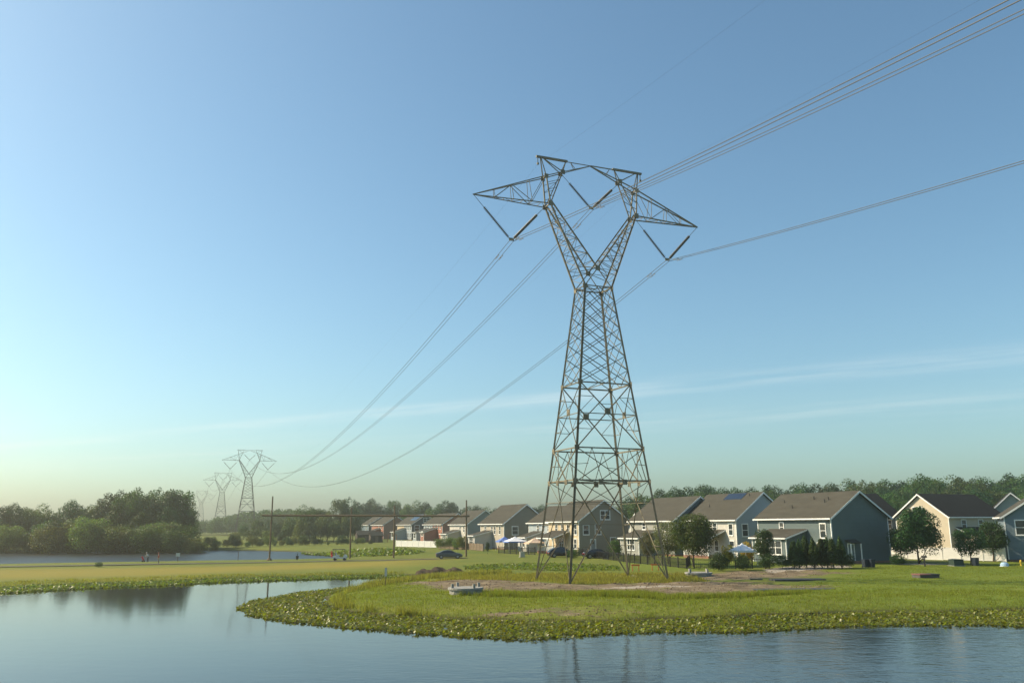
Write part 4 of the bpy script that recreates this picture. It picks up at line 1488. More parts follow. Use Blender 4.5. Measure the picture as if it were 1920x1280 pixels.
# the far ridge reads as one mass
def far_wood():
    r = np.random.default_rng(5)
    Vs, n0 = [], 0
    base = PROTO['oak1'][0]
    nv = len(base.vertices)
    cov_ = np.empty(nv * 3, np.float32)
    base.vertices.foreach_get('co', cov_)
    cov_ = cov_.reshape(-1, 4, 3)
    for k in range(190):
        px = r.uniform(352, 600)
        D = r.uniform(520, 640)
        t = np.clip((px - 352) / 130, 0, 1)
        top = 982 - 24 * t + r.uniform(-5, 4)
        h = zat(px, top, D) - 0.5
        sub = cov_[r.permutation(len(cov_))[:700]].copy()
        ctr = sub.mean(1, keepdims=True)
        sub = ctr + (sub - ctr) * 2.3
        a = r.uniform(0, 6.28)
        rot = np.array([[math.cos(a), -math.sin(a), 0], [math.sin(a), math.cos(a), 0], [0, 0, 1]])
        q = sub.reshape(-1, 3) @ rot.T * np.array([h * 1.2, h * 1.2, h]) + np.array([XD(px, D), D, 0.3])
        Vs.append(q)
    Vs = np.concatenate(Vs)
    me = np_mesh('distant_wood', Vs, np.arange(len(Vs)).reshape(-1, 4), LEAF_A)
    tag(link('distant_wood', me), 'low wooded ridge fading in the haze behind the far towers', 'wood', kind='stuff')


far_wood()
# shrub belt beyond the lake
wood([(395 + i * 13 + random.uniform(-4, 4), random.uniform(1000, 1014), 234 + i * 1.2) for i in range(24)] + [(440, 996, 290), (470, 990, 300), (500, 992, 300), (530, 990, 300)], ['shrub1', 'shrub0', 'shrub1', 'shrub2'],
     'low bush in the green belt beyond the lake', 'bushes beyond the lake', 'bush', 'bush', 3, 1.0)

# trees and shrubs of the gardens
def one(key, px, py_base, py_top, D, label, cat='tree', name='tree', wid=1.0, group=None):
    p = at(px, D)
    return tree(key, (p.x, p.y, p.z - .05), zat(px, py_top, D) - p.z, label, cat, group, name, wid)


one('yard0', 1300, 1058, 962, 113, 'big round green tree in the garden of the pale house', wid=1.15)
one('olive', 1252, 1055, 975, 119, 'olive grey tree just left of the big round tree', wid=.95)
one('olive', 1216, 1055, 995, 124, 'small loose olive tree between the tower legs', wid=.75)
one('young', 1432, 1060, 990, 106, 'thin young tree with reddish fruit before the glazed room', wid=.85)
one('yard1', 1722, 1056, 950, 113, 'broad dark tree between the slate-blue and the beige house', wid=1.2)
one('young', 1818, 1056, 988, 112, 'smaller dark tree standing before the beige house', wid=1.25)
one('young', 1860, 1056, 976, 118, 'taller of the two trees before the beige house', wid=1.2)
one('young', 1690, 1054, 990, 121, 'dark leafy tree in the shade beside the slate-blue gable', wid=1.5)
one('shrub0', 1155, 1056, 1010, 136, 'bushy green shrub in front of the shaded cream gable', 'bush', 'bush', .8)
one('ball', 1345, 1062, 1034, 104, 'round clipped bush under the big round tree', 'bush', 'bush', .95)
one('ball', 1391, 1062, 1037, 104, 'round clipped bush below the small white canopy', 'bush', 'bush', 1.0)
one('shrub2', 1440, 1058, 1034, 105, 'dark bush at the foot of the thin young tree', 'bush', 'bush', 1.2)
one('shrub2', 1465, 1058, 1038, 106, 'dark bush between the thin young tree and the slim evergreens', 'bush', 'bush', 1.3)
one('yellow', 1404, 1058, 1014, 118, 'bright yellow bush behind the small white canopy', 'bush', 'bush', .9)
one('yellow', 1363, 1058, 1020, 114, 'yellow green bush beside the porch of the pale house', 'bush', 'bush', .7)
one('ball', 1683, 1056, 1036, 111, 'dark clipped hedge bush at the corner of the slate-blue gable', 'bush', 'bush', 1.2)
one('shrub2', 1590, 1058, 1036, 106, 'dark bush at the right end of the slim evergreens', 'bush', 'bush', .8)
one('shrub0', 1075, 1056, 1028, 140, 'low dark bush beside the black car', 'bush', 'bush', 1.3)
for i, (px, py) in enumerate([(1487, 1013), (1498, 1010), (1510, 1004), (1524, 1007), (1539, 1008), (1549, 1005), (1560, 1008), (1575, 1005)]):
    one('cypress%d' % (i % 2), px, 1058, py, 105.0 + (i % 3) * .6, ('leftmost', 'second', 'third', 'fourth', 'fifth', 'sixth', 'seventh', 'rightmost')[i] + ' slim evergreen in the row before the slate-blue house', 'evergreen', 'evergreen', 1.25, 'row of slim evergreens')
for i, (px, py, D, wd) in enumerate([(826, 1008, 195, 1.1), (842, 1006, 196, 1.0), (858, 1008, 192, 1.1), (868, 1004, 190, .9)]):
    one('shrub1', px, 1040, py, D, ('first', 'second', 'third', 'fourth')[i] + ' pale bush right of the long white fence', 'bush', 'bush', wd, 'pale bushes by the fence')
one('young', 914, 1040, 1015, 168, 'thin little tree beside the canopy tent', wid=.6)

def scatter(poly, n, r):
    P_ = np.array(poly)
    lo, hi = P_.min(0), P_.max(0)
    out_ = np.zeros((0, 2))
    while len(out_) < n:
        q = r.uniform(lo, hi, (n * 2, 2))
        sd_ = sdist(poly, q[:, 0], q[:, 1])
        q = q[(sd_ < vnoise(q[:, 0], q[:, 1], 2.2, 21) * 0.6 - 0.05) & (vnoise(q[:, 0], q[:, 1], 2.9, 23) + vnoise(q[:, 0], q[:, 1], 0.8, 24) * .6 > -0.52 - r.exponential(.12, len(q)) + np.clip(sd_ + 1.2, 0, 1) * .25)]
        out_ = np.concatenate([out_, q])
    return out_[:n]


# ------------------------------------------------------------------ guard poles over the path
def gpole(mb, p, h, r=.17, lean=(0, 0)):
    mb.tube([(p.x, p.y, p.z - .5), (p.x + lean[0] * .5, p.y, p.z + h * .5), (p.x + lean[0], p.y, p.z + h)], [r, r * .88, r * .72], 8)


root_p = G(505, 1050)
root = empty('guard_frame', root_p)
tag(root, 'wooden guard frame of four tall poles joined by one long beam', 'pole frame')
pp = [(505, 1050, 930), (656, 1046.5, 951), (738, 1045.5, 947), (874, 1043, 937)]
tops = []
for px, py, pt in pp:
    p = G(px, py)
    h = zat(px + (3 if px < 600 else 1), pt, p.y) - p.z
    mb = MB()
    gpole(mb, p - root_p, h)
    mb.build('pole', WOOD, root)
    tops.append((p, h))
za = zat(505, 966, tops[0][0].y)
zb = zat(874, 967, tops[3][0].y)
a, b = tops[0][0].copy(), tops[3][0].copy()
a.z, b.z = za, zb
d = (b - a).normalized()
mb = MB()
mb.tube([a - d * 1.8 - root_p, a.lerp(b, .5) - root_p, b + d * .6 - root_p], [.17, .2, .17], 8)
mb.build('beam', WOOD, root)
for k in (1, 2):       # stubs that carry the beam on the two inner poles
    p, h = tops[k]
    t = (p.x - a.x) / (b.x - a.x)
    q = a.lerp(b, t)
    mb = MB()
    mb.bar(Vector((p.x, p.y, q.z)) - root_p, q - root_p, .16)
    mb.build('bracket', WOOD, root)
mb = MB()
mb.lathe([(.55, -.2), (.5, .15), (.2, .42)], 10)
mb.build('pole_collar', WOOD, root)

# ------------------------------------------------------------------ precast rings with lifting posts
def precast(px, py, w_, label):
    p = G(px, py)
    root = empty('concrete_foundation', p - Vector((0, 0, .12)), R(20))
    tag(root, label, 'concrete base', 'concrete bases near the tower')
    r = w_ / 2
    MB().lathe([(r * .93, -.35), (r * .93, .42), (r * .90, .45)], 12).build('drum', CONC, root)
    MB().lathe([(r * .9, .452), (r * .985, .46), (r * .985, .6), (r * .97, .62), (r * .3, .63)], 24).build('slab', CONC, root)
    for k in range(4):
        t = R(15 + 90 * k)
        x, y = math.cos(t) * r * .86, math.sin(t) * r * .86
        mb = MB()
        mb.box(x - .1, x + .1, y - .09, y + .09, .605, .95)
        mb.build('lifting_post', CONC, root)
    return p


r1 = precast(873, 1112, 3.0, 'round concrete base with four posts at the left of the dirt patch')
r2 = precast(1310, 1081, 3.0, 'round concrete base with four posts at the right of the near tower')

# ------------------------------------------------------------------ soil heap, slabs, plates
SOIL = mat('dark_soil', (0.06, 0.047, 0.034), 0.95, 0.4, 1.2, 0.9, 6, spec=0.1)


def heap(name, p, lx, ly, h, rz, label, mt, seed, cat='soil heap'):
    r = np.random.default_rng(seed)
    n, m_ = 44, 20
    vs, fs = [], []
    for i in range(n + 1):
        for j in range(m_ + 1):
            u, v = i / n * 2 - 1, j / m_ * 2 - 1
            q = max(0, 1 - (abs(u) ** 3.2 + abs(v) ** 2.2))
            z = h * q ** .6 * (0.8 + .2 * math.sin(u * 9 + seed) + .12 * math.sin(v * 7 + u * 17)) + (r.normal() * .05 * h if q > 0 else 0)
            vs.append((u * lx / 2 + r.normal() * .03, v * ly / 2 + r.normal() * .03, z - .06))
    for i in range(n):
        for j in range(m_):
            k = i * (m_ + 1) + j
            fs.append((k, k + m_ + 1, k + m_ + 2, k + 1))
    mb = MB()
    mb.add(vs, fs)
    return tag(mb.build(name, mt, loc=p, rz=rz, smooth=True), label, cat)


p = G(828, 1075)
heap('soil_heap', p, 6.6, 3.0, .85, R(-4), 'long dark soil heap between the pond inlet and the path', SOIL, 3)
for (px, py, lx, ly, h, lab) in ((1590, 1083, 0, 0, 0, ''), ):
    pass
PLATE = mat('steel_road_plate', (0.06, 0.06, 0.062), 0.6, 0.3, 1.5)
for px, py, lx, ly, rz, lab in ((1495, 1087, 5.2, 1.6, 4, 'dark flat plate lying on the dirt track right of the tower'), (1492, 1106, 7.5, 1.8, 6, 'long dark mat lying at the right end of the churned dirt'), (1418, 1086, 1.2, .6, -10, 'short dark board lying on the dirt track')):
    q = G(px, py)
    mb = MB()
    mb.box(-lx / 2, lx / 2, -ly / 2, ly / 2, -.1, .12)
    tag(mb.build('ground_plate', PLATE, loc=q, rz=R(rz)), lab, 'plate')
q = G(1736, 1083)
root = empty('inlet_box', q, R(8))
tag(root, 'low concrete drain box with a reddish lid on the lawn', 'drain box')
MB().box(-1.05, 1.05, -.7, .7, -.4, .32).build('box', mat('stained_concrete', (0.09, 0.085, 0.08), .9, .3, 3), root)
MB().box(-1.1, .12, -.75, .75, .322, .42).build('lid', mat('rusty_lid', (0.2, 0.09, 0.075), .8, .35, 3), root)
MB().box(.14, 1.1, -.75, .75, .322, .42).build('grate', mat('grate_iron', (0.05, 0.05, 0.05), .7, .3, 3), root)

# ------------------------------------------------------------------ signs and stakes
METAL = mat('sign_back_metal', (0.5, 0.5, 0.48), .45, .1, 3, metal=.3)


def sign(px, py, ytop, w_, hfrac, label, pm, sm, rz=0.0):
    p = G(px, py)
    h = zat(px, ytop, p.y) - p.z
    root = empty('sign_post', p, rz)
    tag(root, label, 'sign')
    MB().box(-.035, .035, -.03, .03, -.3, h).build('post', pm, root)
    MB().box(-w_ / 2, w_ / 2, -.055, -.032, h * (1 - hfrac), h + .02).build('panel', sm, root)


sign(723, 1097, 1064, .22, .48, 'narrow white marker on a post at the pond inlet', WOOD, METAL)
sign(333, 1052, 1036, .75, .42, 'small pale sign on a post by the lake', WOOD, METAL)
for px, py, yt, lab in ((446, 1050, 1034, 'thin bare stake at the lake edge'), (1345, 1062, 1026, '')):
    if lab:
        p = G(px, py)
        tag(MB().tube([(0, 0, -.3), (.03, 0, zat(px, yt, p.y) - p.z)], [.06, .05], 6).build('stake', WOOD, loc=p), lab, 'stake')
ORANGE = mat('orange_paint', (0.62, 0.16, 0.04), .6, .15, 3)
for px, py, lab in ((1192, 1070, 'orange sawhorse barrier behind the tower, left one'), (1229, 1069, 'orange sawhorse barrier behind the tower, right one')):
    p = G(px, py)
    root = empty('barrier', p)
    tag(root, lab, 'barrier')
    for s in (-1, 1):
        mb = MB()
        mb.bar((s * .38, -.2, 0), (s * .38, 0, .72), .05)
        mb.bar((s * .38, .2, 0), (s * .38, 0, .72), .05)
        mb.build('leg', ORANGE, root)
    MB().box(-.5, .5, -.04, .04, .6, .78).build('board', ORANGE, root)

# ------------------------------------------------------------------ fences
VINYL = mat('white_vinyl', (0.74, 0.73, 0.70), .45, .05, 1.5)
DWOOD = mat('grey_fence_wood', (0.17, 0.13, 0.09), .9, .3, 2)


def panel_fence(pts, h, label, mt, step=2.4, gap=0.0, pick=0.16, name='fence'):
    """each bay: posts, rails and single pickets (or one board panel when gap is 0)"""
    root = empty(name, pts[0])
    tag(root, label, 'fence')
    o = Vector(pts[0])
    post_me = MB().box(-.06, .06, -.06, .06, -.3, h + .12).mesh('post', mt)
    for a, b in zip(pts[:-1], pts[1:]):
        a, b = Vector(a), Vector(b)
        n = max(1, round((b - a).length / step))
        rz = math.atan2(b.y - a.y, b.x - a.x)
        for i in range(n + 1):
            q = a.lerp(b, i / n)
            link('post', post_me, root, Vector((q.x, q.y, gz(q.x, q.y))) - o, rz)
        ln = (b - a).length / n
        bay = MB()
        if gap:
            bay.box(.06, ln - .06, -.02, .02, h - .14, h - .08)
            bay.box(.06, ln - .06, -.02, .02, .12, .18)
            k = .06 + gap
            while k < ln - .06:
                bay.box(k - .012, k + .012, -.012, .012, .05, h)
                k += gap
        else:
            bay.box(.06, ln - .06, -.035, .035, h - .12, h)
            bay.box(.06, ln - .06, -.035, .035, .06, .18)
            k = .06
            while k < ln - .08:
                bay.box(k + .006, min(k + pick, ln - .06) - .006, -.014, .014, .18, h - .12)
                k += pick
        me = bay.mesh('bay', mt)
        for i in range(n):
            q = a.lerp(b, i / n)
            link('bay', me, root, Vector((q.x, q.y, gz(q.x, q.y))) - o, rz)
    return root


def gp(px, D):
    return at(px, D)


panel_fence([gp(742, 226), gp(818, 213)], 1.55, 'long plain white fence behind the path', VINYL)
panel_fence([gp(1640, 133), gp(1700, 127), gp(1800, 121), gp(1884, 117)], 1.75, 'white vinyl fence in front of the beige house', VINYL)
panel_fence([gp(1085, 150), gp(1140, 134), gp(1200, 121), gp(1286, 108)], 1.2, 'black metal picket fence behind the near tower', BLACK, gap=.13)
panel_fence([gp(1286, 108), gp(1293, 116)], 1.2, 'short return of the black metal fence by the concrete base', BLACK, gap=.13)
panel_fence([gp(1300, 108.5), gp(1346, 106.5), gp(1440, 107)], 1.2, 'black wire fence behind the clipped round bushes', BLACK, gap=.26)
panel_fence([gp(876, 190), gp(906, 178)], 1.4, 'grey wooden fence left of the canopy tent', DWOOD)
panel_fence([gp(935, 170), gp(1003, 158)], 1.3, 'dark picket fence below the canopy tent', BLACK, gap=.16)
panel_fence([gp(822, 206), gp(876, 190)], 1.3, 'weathered wooden fence behind the pale bushes', DWOOD)

# ------------------------------------------------------------------ sheds by the far houses
SHED = mat('dark_shed_boards', (0.07, 0.055, 0.045), .9, .25, 2)
for px, D, w_, d_, h, lab in ((684, 292, 6.0, 4.0, 2.6, 'dark shed left of the far houses'), (704, 286, 4.0, 3.2, 2.3, 'smaller dark shed right beside the first shed')):
    p = gp(px, D)
    root = empty('shed', p, R(20))
    tag(root, lab, 'shed')
    MB().prism([(-d_ / 2, -.3), (d_ / 2, -.3), (d_ / 2, h), (0, h + 1.1), (-d_ / 2, h)], -w_ / 2, w_ / 2, 'x').build('wall', SHED, root)
    mb = MB()
    for s in (-1, 1):
        mb.prism([(s * (d_ / 2 + .25), h - .25), (0, h + 1.11), (0, h + 1.22), (s * (d_ / 2 + .25), h - .14)], -w_ / 2 - .2, w_ / 2 + .2, 'x')
    mb.build('roof', ROOF, root)
    MB().box(-.5, .5, -d_ / 2 - .04, -d_ / 2 - .003, 0, 2.0).build('door', DWOOD, root)

# ------------------------------------------------------------------ canopies
CLOTHW = mat('white_canopy_cloth', (0.78, 0.79, 0.82), .8, .06, 2)
CLOTHB = mat('blue_canopy_cloth', (0.12, 0.2, 0.5), .8, .1, 2)
CLOTHT = mat('tan_canopy_cloth', (0.62, 0.46, 0.34), .8, .1, 2)


def canopy(px, D, w_, h, label, cloth, trim=None, rz=.3):
    p = gp(px, D)
    root = empty('canopy_tent', p, rz)
    tag(root, label, 'canopy')
    q = w_ / 2
    n = 8
    mb = MB()
    vs, fs = [], []
    for i in range(n + 1):
        for j in range(n + 1):
            u, v = i / n * 2 - 1, j / n * 2 - 1
            m_ = max(abs(u), abs(v))
            vs.append((u * q, v * q, h + .95 * (1 - m_) ** 1.25))
    for i in range(n):
        for j in range(n):
            k = i * (n + 1) + j
            fs.append((k, k + n + 1, k + n + 2, k + 1))
    mb.add(vs, fs)
    mb.build('cloth', cloth, root, smooth=False)
    mb = MB()
    for s in (-1, 1):
        mb.box(-q, q, s * q - .012, s * q + .012, h - .24, h - .004)
        mb.box(s * q - .012, s * q + .012, -q + .02, q - .02, h - .24, h - .004)
    mb.build('valance', trim or cloth, root)
    for a in (-1, 1):
        for b in (-1, 1):
            MB().tube([(a * (q - .06), b * (q - .06), -.1), (a * (q - .06), b * (q - .06), h)], .035, 6).build('leg', METAL, root)


canopy(966, 172, 4.0, 2.15, 'white canopy tent with a blue valance beside the sand coloured house', CLOTHW, CLOTHB)
canopy(946, 178, 3.0, 2.0, 'blue canopy tent half behind the white one', CLOTHB)
canopy(1003, 166, 3.4, 2.0, 'tan canopy tent left of the near tower leg', CLOTHT)
canopy(1392, 113, 2.7, 1.95, 'small white canopy before the pale house', CLOTHW)

# ------------------------------------------------------------------ boxes, bins, mailbox, hydrant
GREENB = mat('green_box_paint', (0.03, 0.05, 0.04), .5, .2, 2)


def cabinet(px, D, w_, d_, h, mt, label, rz=.2, cat='cabinet'):
    p = gp(px, D)
    root = empty('utility_cabinet', p, rz)
    tag(root, label, cat)
    MB().box(-w_ / 2, w_ / 2, -d_ / 2, d_ / 2, .08, h).build('body', mt, root)
    MB().prism([(-w_ / 2 - .04, h + .003), (w_ / 2 + .04, h + .003), (w_ / 2 + .04, h + .05), (0, h + .1), (-w_ / 2 - .04, h + .05)], -d_ / 2 - .04, d_ / 2 + .04).build('lid', mt, root)
    MB().box(-w_ / 2 - .12, w_ / 2 + .12, -d_ / 2 - .12, d_ / 2 + .12, -.2, .078).build('pad', CONC, root)


cabinet(1790, 108, 1.35, 1.0, .75, GREENB, 'dark green transformer cabinet in front of the white fence')
cabinet(979, 150, .8, .6, .85, mat('beige_box_paint', (0.42, 0.4, 0.33), .5, .1, 2), 'small beige cabinet on the grass below the canopy tents')
DARKB = mat('bin_plastic', (0.02, 0.03, 0.045), .5, .2, 2)
for px, D, lab in ((1826, 109, 'dark bin beside the smaller dark tree'), (1620, 106.5, 'dark bin against the slate-blue gable, left one'), (1632, 106.2, 'dark bin against the slate-blue gable, right one')):
    p = gp(px, D)
    root = empty('waste_bin', p, .3)
    tag(root, lab, 'bin')
    mb = MB()
    mb.add([(x * s, y * s * 1.1, z) for z, s in ((0.05, .24), (.92, .3)) for x, y in ((-1, -1), (1, -1), (1, 1), (-1, 1))], [(3, 2, 1, 0), (4, 5, 6, 7), (0, 1, 5, 4), (1, 2, 6, 5), (2, 3, 7, 6), (3, 0, 4, 7)])
    mb.build('bin_body', DARKB, root)
    MB().box(-.32, .32, -.36, .36, .923, .99).build('lid', DARKB, root)
    for s in (-1, 1):
        MB().tube([(s * .2, .3, .1), (s * .27, .3, .1)], .1, 10).build('wheel', RUBBER, root)
p = gp(1731, 107)
root = empty('mailbox', p, .5)
tag(root, 'dark mailbox on a post at the foot of the broad dark tree', 'mailbox')
MB().box(-.06, .06, -.06, .06, -.2, 1.05).build('post', BLACK, root)
MB().prism([(-.14, 1.06), (.14, 1.06), (.14, 1.24), (.08, 1.32), (-.08, 1.32), (-.14, 1.24)], -.3, .3).build('box', BLACK, root)
p = gp(1911, 108)
root = empty('fire_hydrant', p)
tag(root, 'small yellow hydrant near the right edge', 'hydrant')
YEL = mat('hydrant_yellow', (0.6, 0.42, 0.04), .5, .15, 3)
MB().lathe([(.16, -.1), (.16, .06), (.1, .07), (.1, .5), (.14, .52), (.13, .6), (.06, .7), (.02, .72)], 12).build('barrel', YEL, root)
for s in (-1, 1):
    MB().tube([(s * .09, 0, .38), (s * .18, 0, .38)], .05, 8).build('outlet', YEL, root)
p = gp(1880, 108)
root = empty('tub', p)
tag(root, 'pale blue overturned tub lying by the white fence', 'tub')
MB().lathe([(.5, 0), (.46, .3), (.32, .48), (.05, .52)], 14).build('shell', mat('pale_blue_plastic', (0.35, 0.5, 0.68), .4, .1, 2), root)
MB().lathe([(.56, -.05), (.56, .03), (.5, .05)], 14).build('rim', WHITE, root)

# clods on the churned soil
r0 = np.random.default_rng(91)
cl = scatter(DIRT[0], 1500, r0)
cl = np.concatenate([cl, scatter(DIRT[1], 500, r0), scatter(DIRT[2], 250, r0)])
zc_ = height(cl[:, 0], cl[:, 1])[0]
sz_ = r0.uniform(.02, .085, len(cl))
oc_ = np.array([(1, 0, 0), (-1, 0, 0), (0, 1, 0), (0, -1, 0), (0, 0, .7), (0, 0, -.7)], float)
Vc = (np.column_stack([cl, zc_])[:, None, :] + oc_[None] * sz_[:, None, None] * r0.uniform(.6, 1.4, (len(cl), 6, 1))).reshape(-1, 3)
tri_ = np.array([(0, 2, 4), (2, 1, 4), (1, 3, 4), (3, 0, 4), (2, 0, 5), (1, 2, 5), (3, 1, 5), (0, 3, 5)])
tag(link('soil_clods', np_mesh('soil_clods', Vc, (np.arange(len(cl))[:, None, None] * 6 + tri_[None]).reshape(-1, 3), mat('loose_soil', (0.14, 0.1, 0.072), 0.95, 0.4, 3, spec=0.1))), 'loose clods scattered over the churned dirt', 'soil', kind='stuff')

# playset frames
for px, D, lab in ((899, 196, 'orange wooden swing frame by the sand coloured house'), (735, 286, 'orange wooden swing frame beside the far brick house')):
    p = gp(px, D)
    root = empty('swing_frame', p, .2)
    tag(root, lab, 'swing')
    CED = mat('cedar_wood', (0.42, 0.17, 0.07), .8, .2, 3)
    for s in (-1, 1):
        for q in (-1, 1):
            MB().bar((s * 1.5, q * .8, -.1), (s * 1.3, 0, 2.3), .12).build('leg', CED, root)
    MB().bar((-1.5, 0, 2.36), (1.5, 0, 2.36), .14).build('top_beam', CED, root)
    for s in (-.5, .5):
        mb = MB()
        mb.tube([(s - .2, 0, 2.3), (s - .2, 0, .55)], .015, 4)
        mb.tube([(s + .2, 0, 2.3), (s + .2, 0, .55)], .015, 4)
        mb.box(s - .24, s + .24, -.1, .1, .5, .55)
        mb.build('swing_seat', BLACK, root)

# ------------------------------------------------------------------ vehicles
REDL = mat('tail_lamp_red', (0.55, 0.02, 0.03), .3, .1, 4)
RIM = mat('wheel_rim', (0.35, 0.35, 0.36), .35, .1, 3, metal=.7)


def car(p, rz, label, paint, suv=False):
    root = empty('car', p, rz)
    tag(root, label, 'car')
    H = 1.72 if suv else 1.45
    L2, Wd = 2.3, .9
    # (x, z of sill, z of shoulder, z of top, half width shoulder, half width top)
    st = [(-2.3, .42, .72, .78, .70, .62), (-2.2, .25, .86, .98, .82, .70), (-1.75, .22, .92, 1.05 if not suv else 1.3, .88, .72), (-1.05, .2, .94, H - .1, .9, .64), (-.3, .2, .94, H, .9, .64), (.4, .2, .93, H - .06, .9, .62),
          (1.15, .2, .9, 1.0, .89, .72), (1.75, .22, .84, .9, .86, .74), (2.15, .26, .7, .76, .76, .66), (2.3, .4, .58, .62, .62, .55)]
    vs, fs = [], []
    n = 10
    for x, zs, zh, zt, wh, wt in st:
        ring = [(-wh * .86, zs), (-wh, zs + .15), (-wh, zh * .8), (-wh * .97, zh), (-wt, zt), (wt, zt), (wh * .97, zh), (wh, zh * .8), (wh, zs + .15), (wh * .86, zs)]
        vs += [(x, y, z) for y, z in ring]
    for i in range(len(st) - 1):
        for k in range(n):
            k2 = (k + 1) % n
            fs.append((i * n + k, i * n + k2, (i + 1) * n + k2, (i + 1) * n + k))
    fs += [tuple(range(n)), tuple(range((len(st) - 1) * n, len(st) * n))]
    mb = MB()
    mb.add(vs, fs)
    mb.build('body', paint, root, smooth=False)
    for s in (-1, 1):                      # glass follows the cabin side just proud of the body
        g_ = MB()
        top = [(-1.2, H - .26), (-.95, H - .15), (-.3, H - .08), (.35, H - .14), (.95, 1.04)]
        bot = [(-1.35, 1.0), (-.95, .98), (-.3, .98), (.35, .97), (1.0, .96)]
        yy = lambda z: s * (.885 - (.885 - .645) * (z - .94) / (H - .94) + .012)
        for i in range(4):
            g_.quad(*[(x, yy(z), z) for x, z in (bot[i], bot[i + 1], top[i + 1], top[i])])
        g_.build('side_window', GLASS, root)
        MB().box(-2.32, -2.2, s * .62 - .14, s * .62 + .14, .66, .8).build('tail_lamp', REDL, root)
        MB().box(2.16, 2.29, s * .56 - .12, s * .56 + .12, .56, .68).build('headlight', METAL, root)
        MB().box(.85, 1.02, s * 1.0 - .07, s * 1.0 + .07, .95, 1.08).build('wing_mirror', paint, root)
        for x in (-1.4, 1.42):
            wv = MB()
            wv.tube([(x, s * .68, .33), (x, s * .90, .33)], .33, 16)
            wh_ = wv.build('wheel', RUBBER, root)
            MB().tube([(x, s * .901, .33), (x, s * .915, .33)], .2, 12).build('rim', RIM, wh_)
    g_ = MB()
    g_.quad((1.1, -.66, 1.03), (1.1, .66, 1.03), (.46, .56, H - .1), (.46, -.56, H - .1))
    o = g_.build('windscreen', GLASS, root)
    o.location = (.03, 0, .03)
    return root


CARG = mat('grey_car_paint', (0.09, 0.095, 0.10), .3, .06, 1, metal=.4, spec=.6)
CARK = mat('black_car_paint', (0.012, 0.012, 0.014), .25, .06, 1, spec=.6)
p = G(842, 1046.5)
car(p, R(8), 'dark grey sedan standing on the path right of the guard poles', CARG)
p = gp(1052, 146)
car(p, R(12), 'black car parked behind the left legs of the near tower', CARK, True)
p = gp(1120, 141)
car(p, R(6), 'black car with red tail lamps parked below the taupe gable', CARK)

# golf cart
p = G(637, 1050)
root = empty('golf_cart', p, R(4))
tag(root, 'white golf cart with a dark roof standing on the path', 'golf cart')
CARTW = mat('cart_white', (0.6, 0.6, 0.6), .4, .05, 2)
MB().prism([(-1.2, .3), (1.15, .3), (1.25, .55), (1.05, .95), (.75, 1.0), (.6, .5), (-.1, .5), (-.2, .75), (-1.1, .8), (-1.25, .55)], -.55, .55).build('body', CARTW, root)
MB().box(-.62, -.12, -.5, .5, .801, .95).build('seat', CARTW, root)
MB().box(-.72, -.6, -.5, .5, .82, 1.35).build('backrest', CARTW, root)
MB().box(-1.25, .85, -.62, .62, 1.86, 1.94).build('roof', BLACK, root)
for x0, x1 in ((.95, .75), (-.7, -.8), (-1.15, -1.15)):
    for s in (-1, 1):
        MB().tube([(x0, s * .52, .8), (x1, s * .54, 1.87)], .025, 5).build('roof_post', BLACK, root)
for x in (-.8, .85):
    for s in (-1, 1):
        MB().tube([(x, s * .4, .22), (x, s * .6, .22)], .22, 12).build('wheel', RUBBER, root)
MB().tube([(.55, .2, 1.2), (.7, .2, .9)], .02, 5).build('steering_column', BLACK, root)
for s in (-.25, .25):
    mb = MB()
    mb.tube([(-1.3, s, .55), (-1.42, s, 1.35)], [.13, .15], 10)
    for k in range(4):
        mb.tube([(-1.42 + .03 * k, s + .03 * k - .05, 1.3), (-1.46 + .03 * k, s + .04 * k - .06, 1.62)], .02, 4)
    tag(mb.build('golf_bag', (REDL if s < 0 else BLACK), loc=p + Vector((-.02, 0, 0)), rz=R(4)), ('red' if s < 0 else 'black') + ' golf bag strapped to the back of the golf cart', 'golf bag')
p = G(557, 1050)
root = empty('ball_washer', p)
tag(root, 'small dark post with a litter basket at the lake edge', 'litter post')
MB().tube([(0, 0, -.2), (0, 0, 1.25)], .05, 6).build('post', BLACK, root)
MB().lathe([(.2, .2), (.26, .8), (.24, .82)], 10).build('basket', BLACK, root)
MB().box(-.12, .12, -.1, .1, 1.25, 1.6).build('head', METAL, root)
one('shrub2', 188, 1060, 1052, 135, 'tiny dark clump on the strip of grass at left', 'bush', 'bush', 1.4)

# ------------------------------------------------------------------ people
SKIN = mat('skin', (0.42, 0.26, 0.18), .6, .08, 6)
PANTS = mat('dark_trousers', (0.05, 0.05, 0.055), .85, .15, 6)
KHAKI = mat('khaki_trousers', (0.32, 0.27, 0.2), .85, .1, 6)


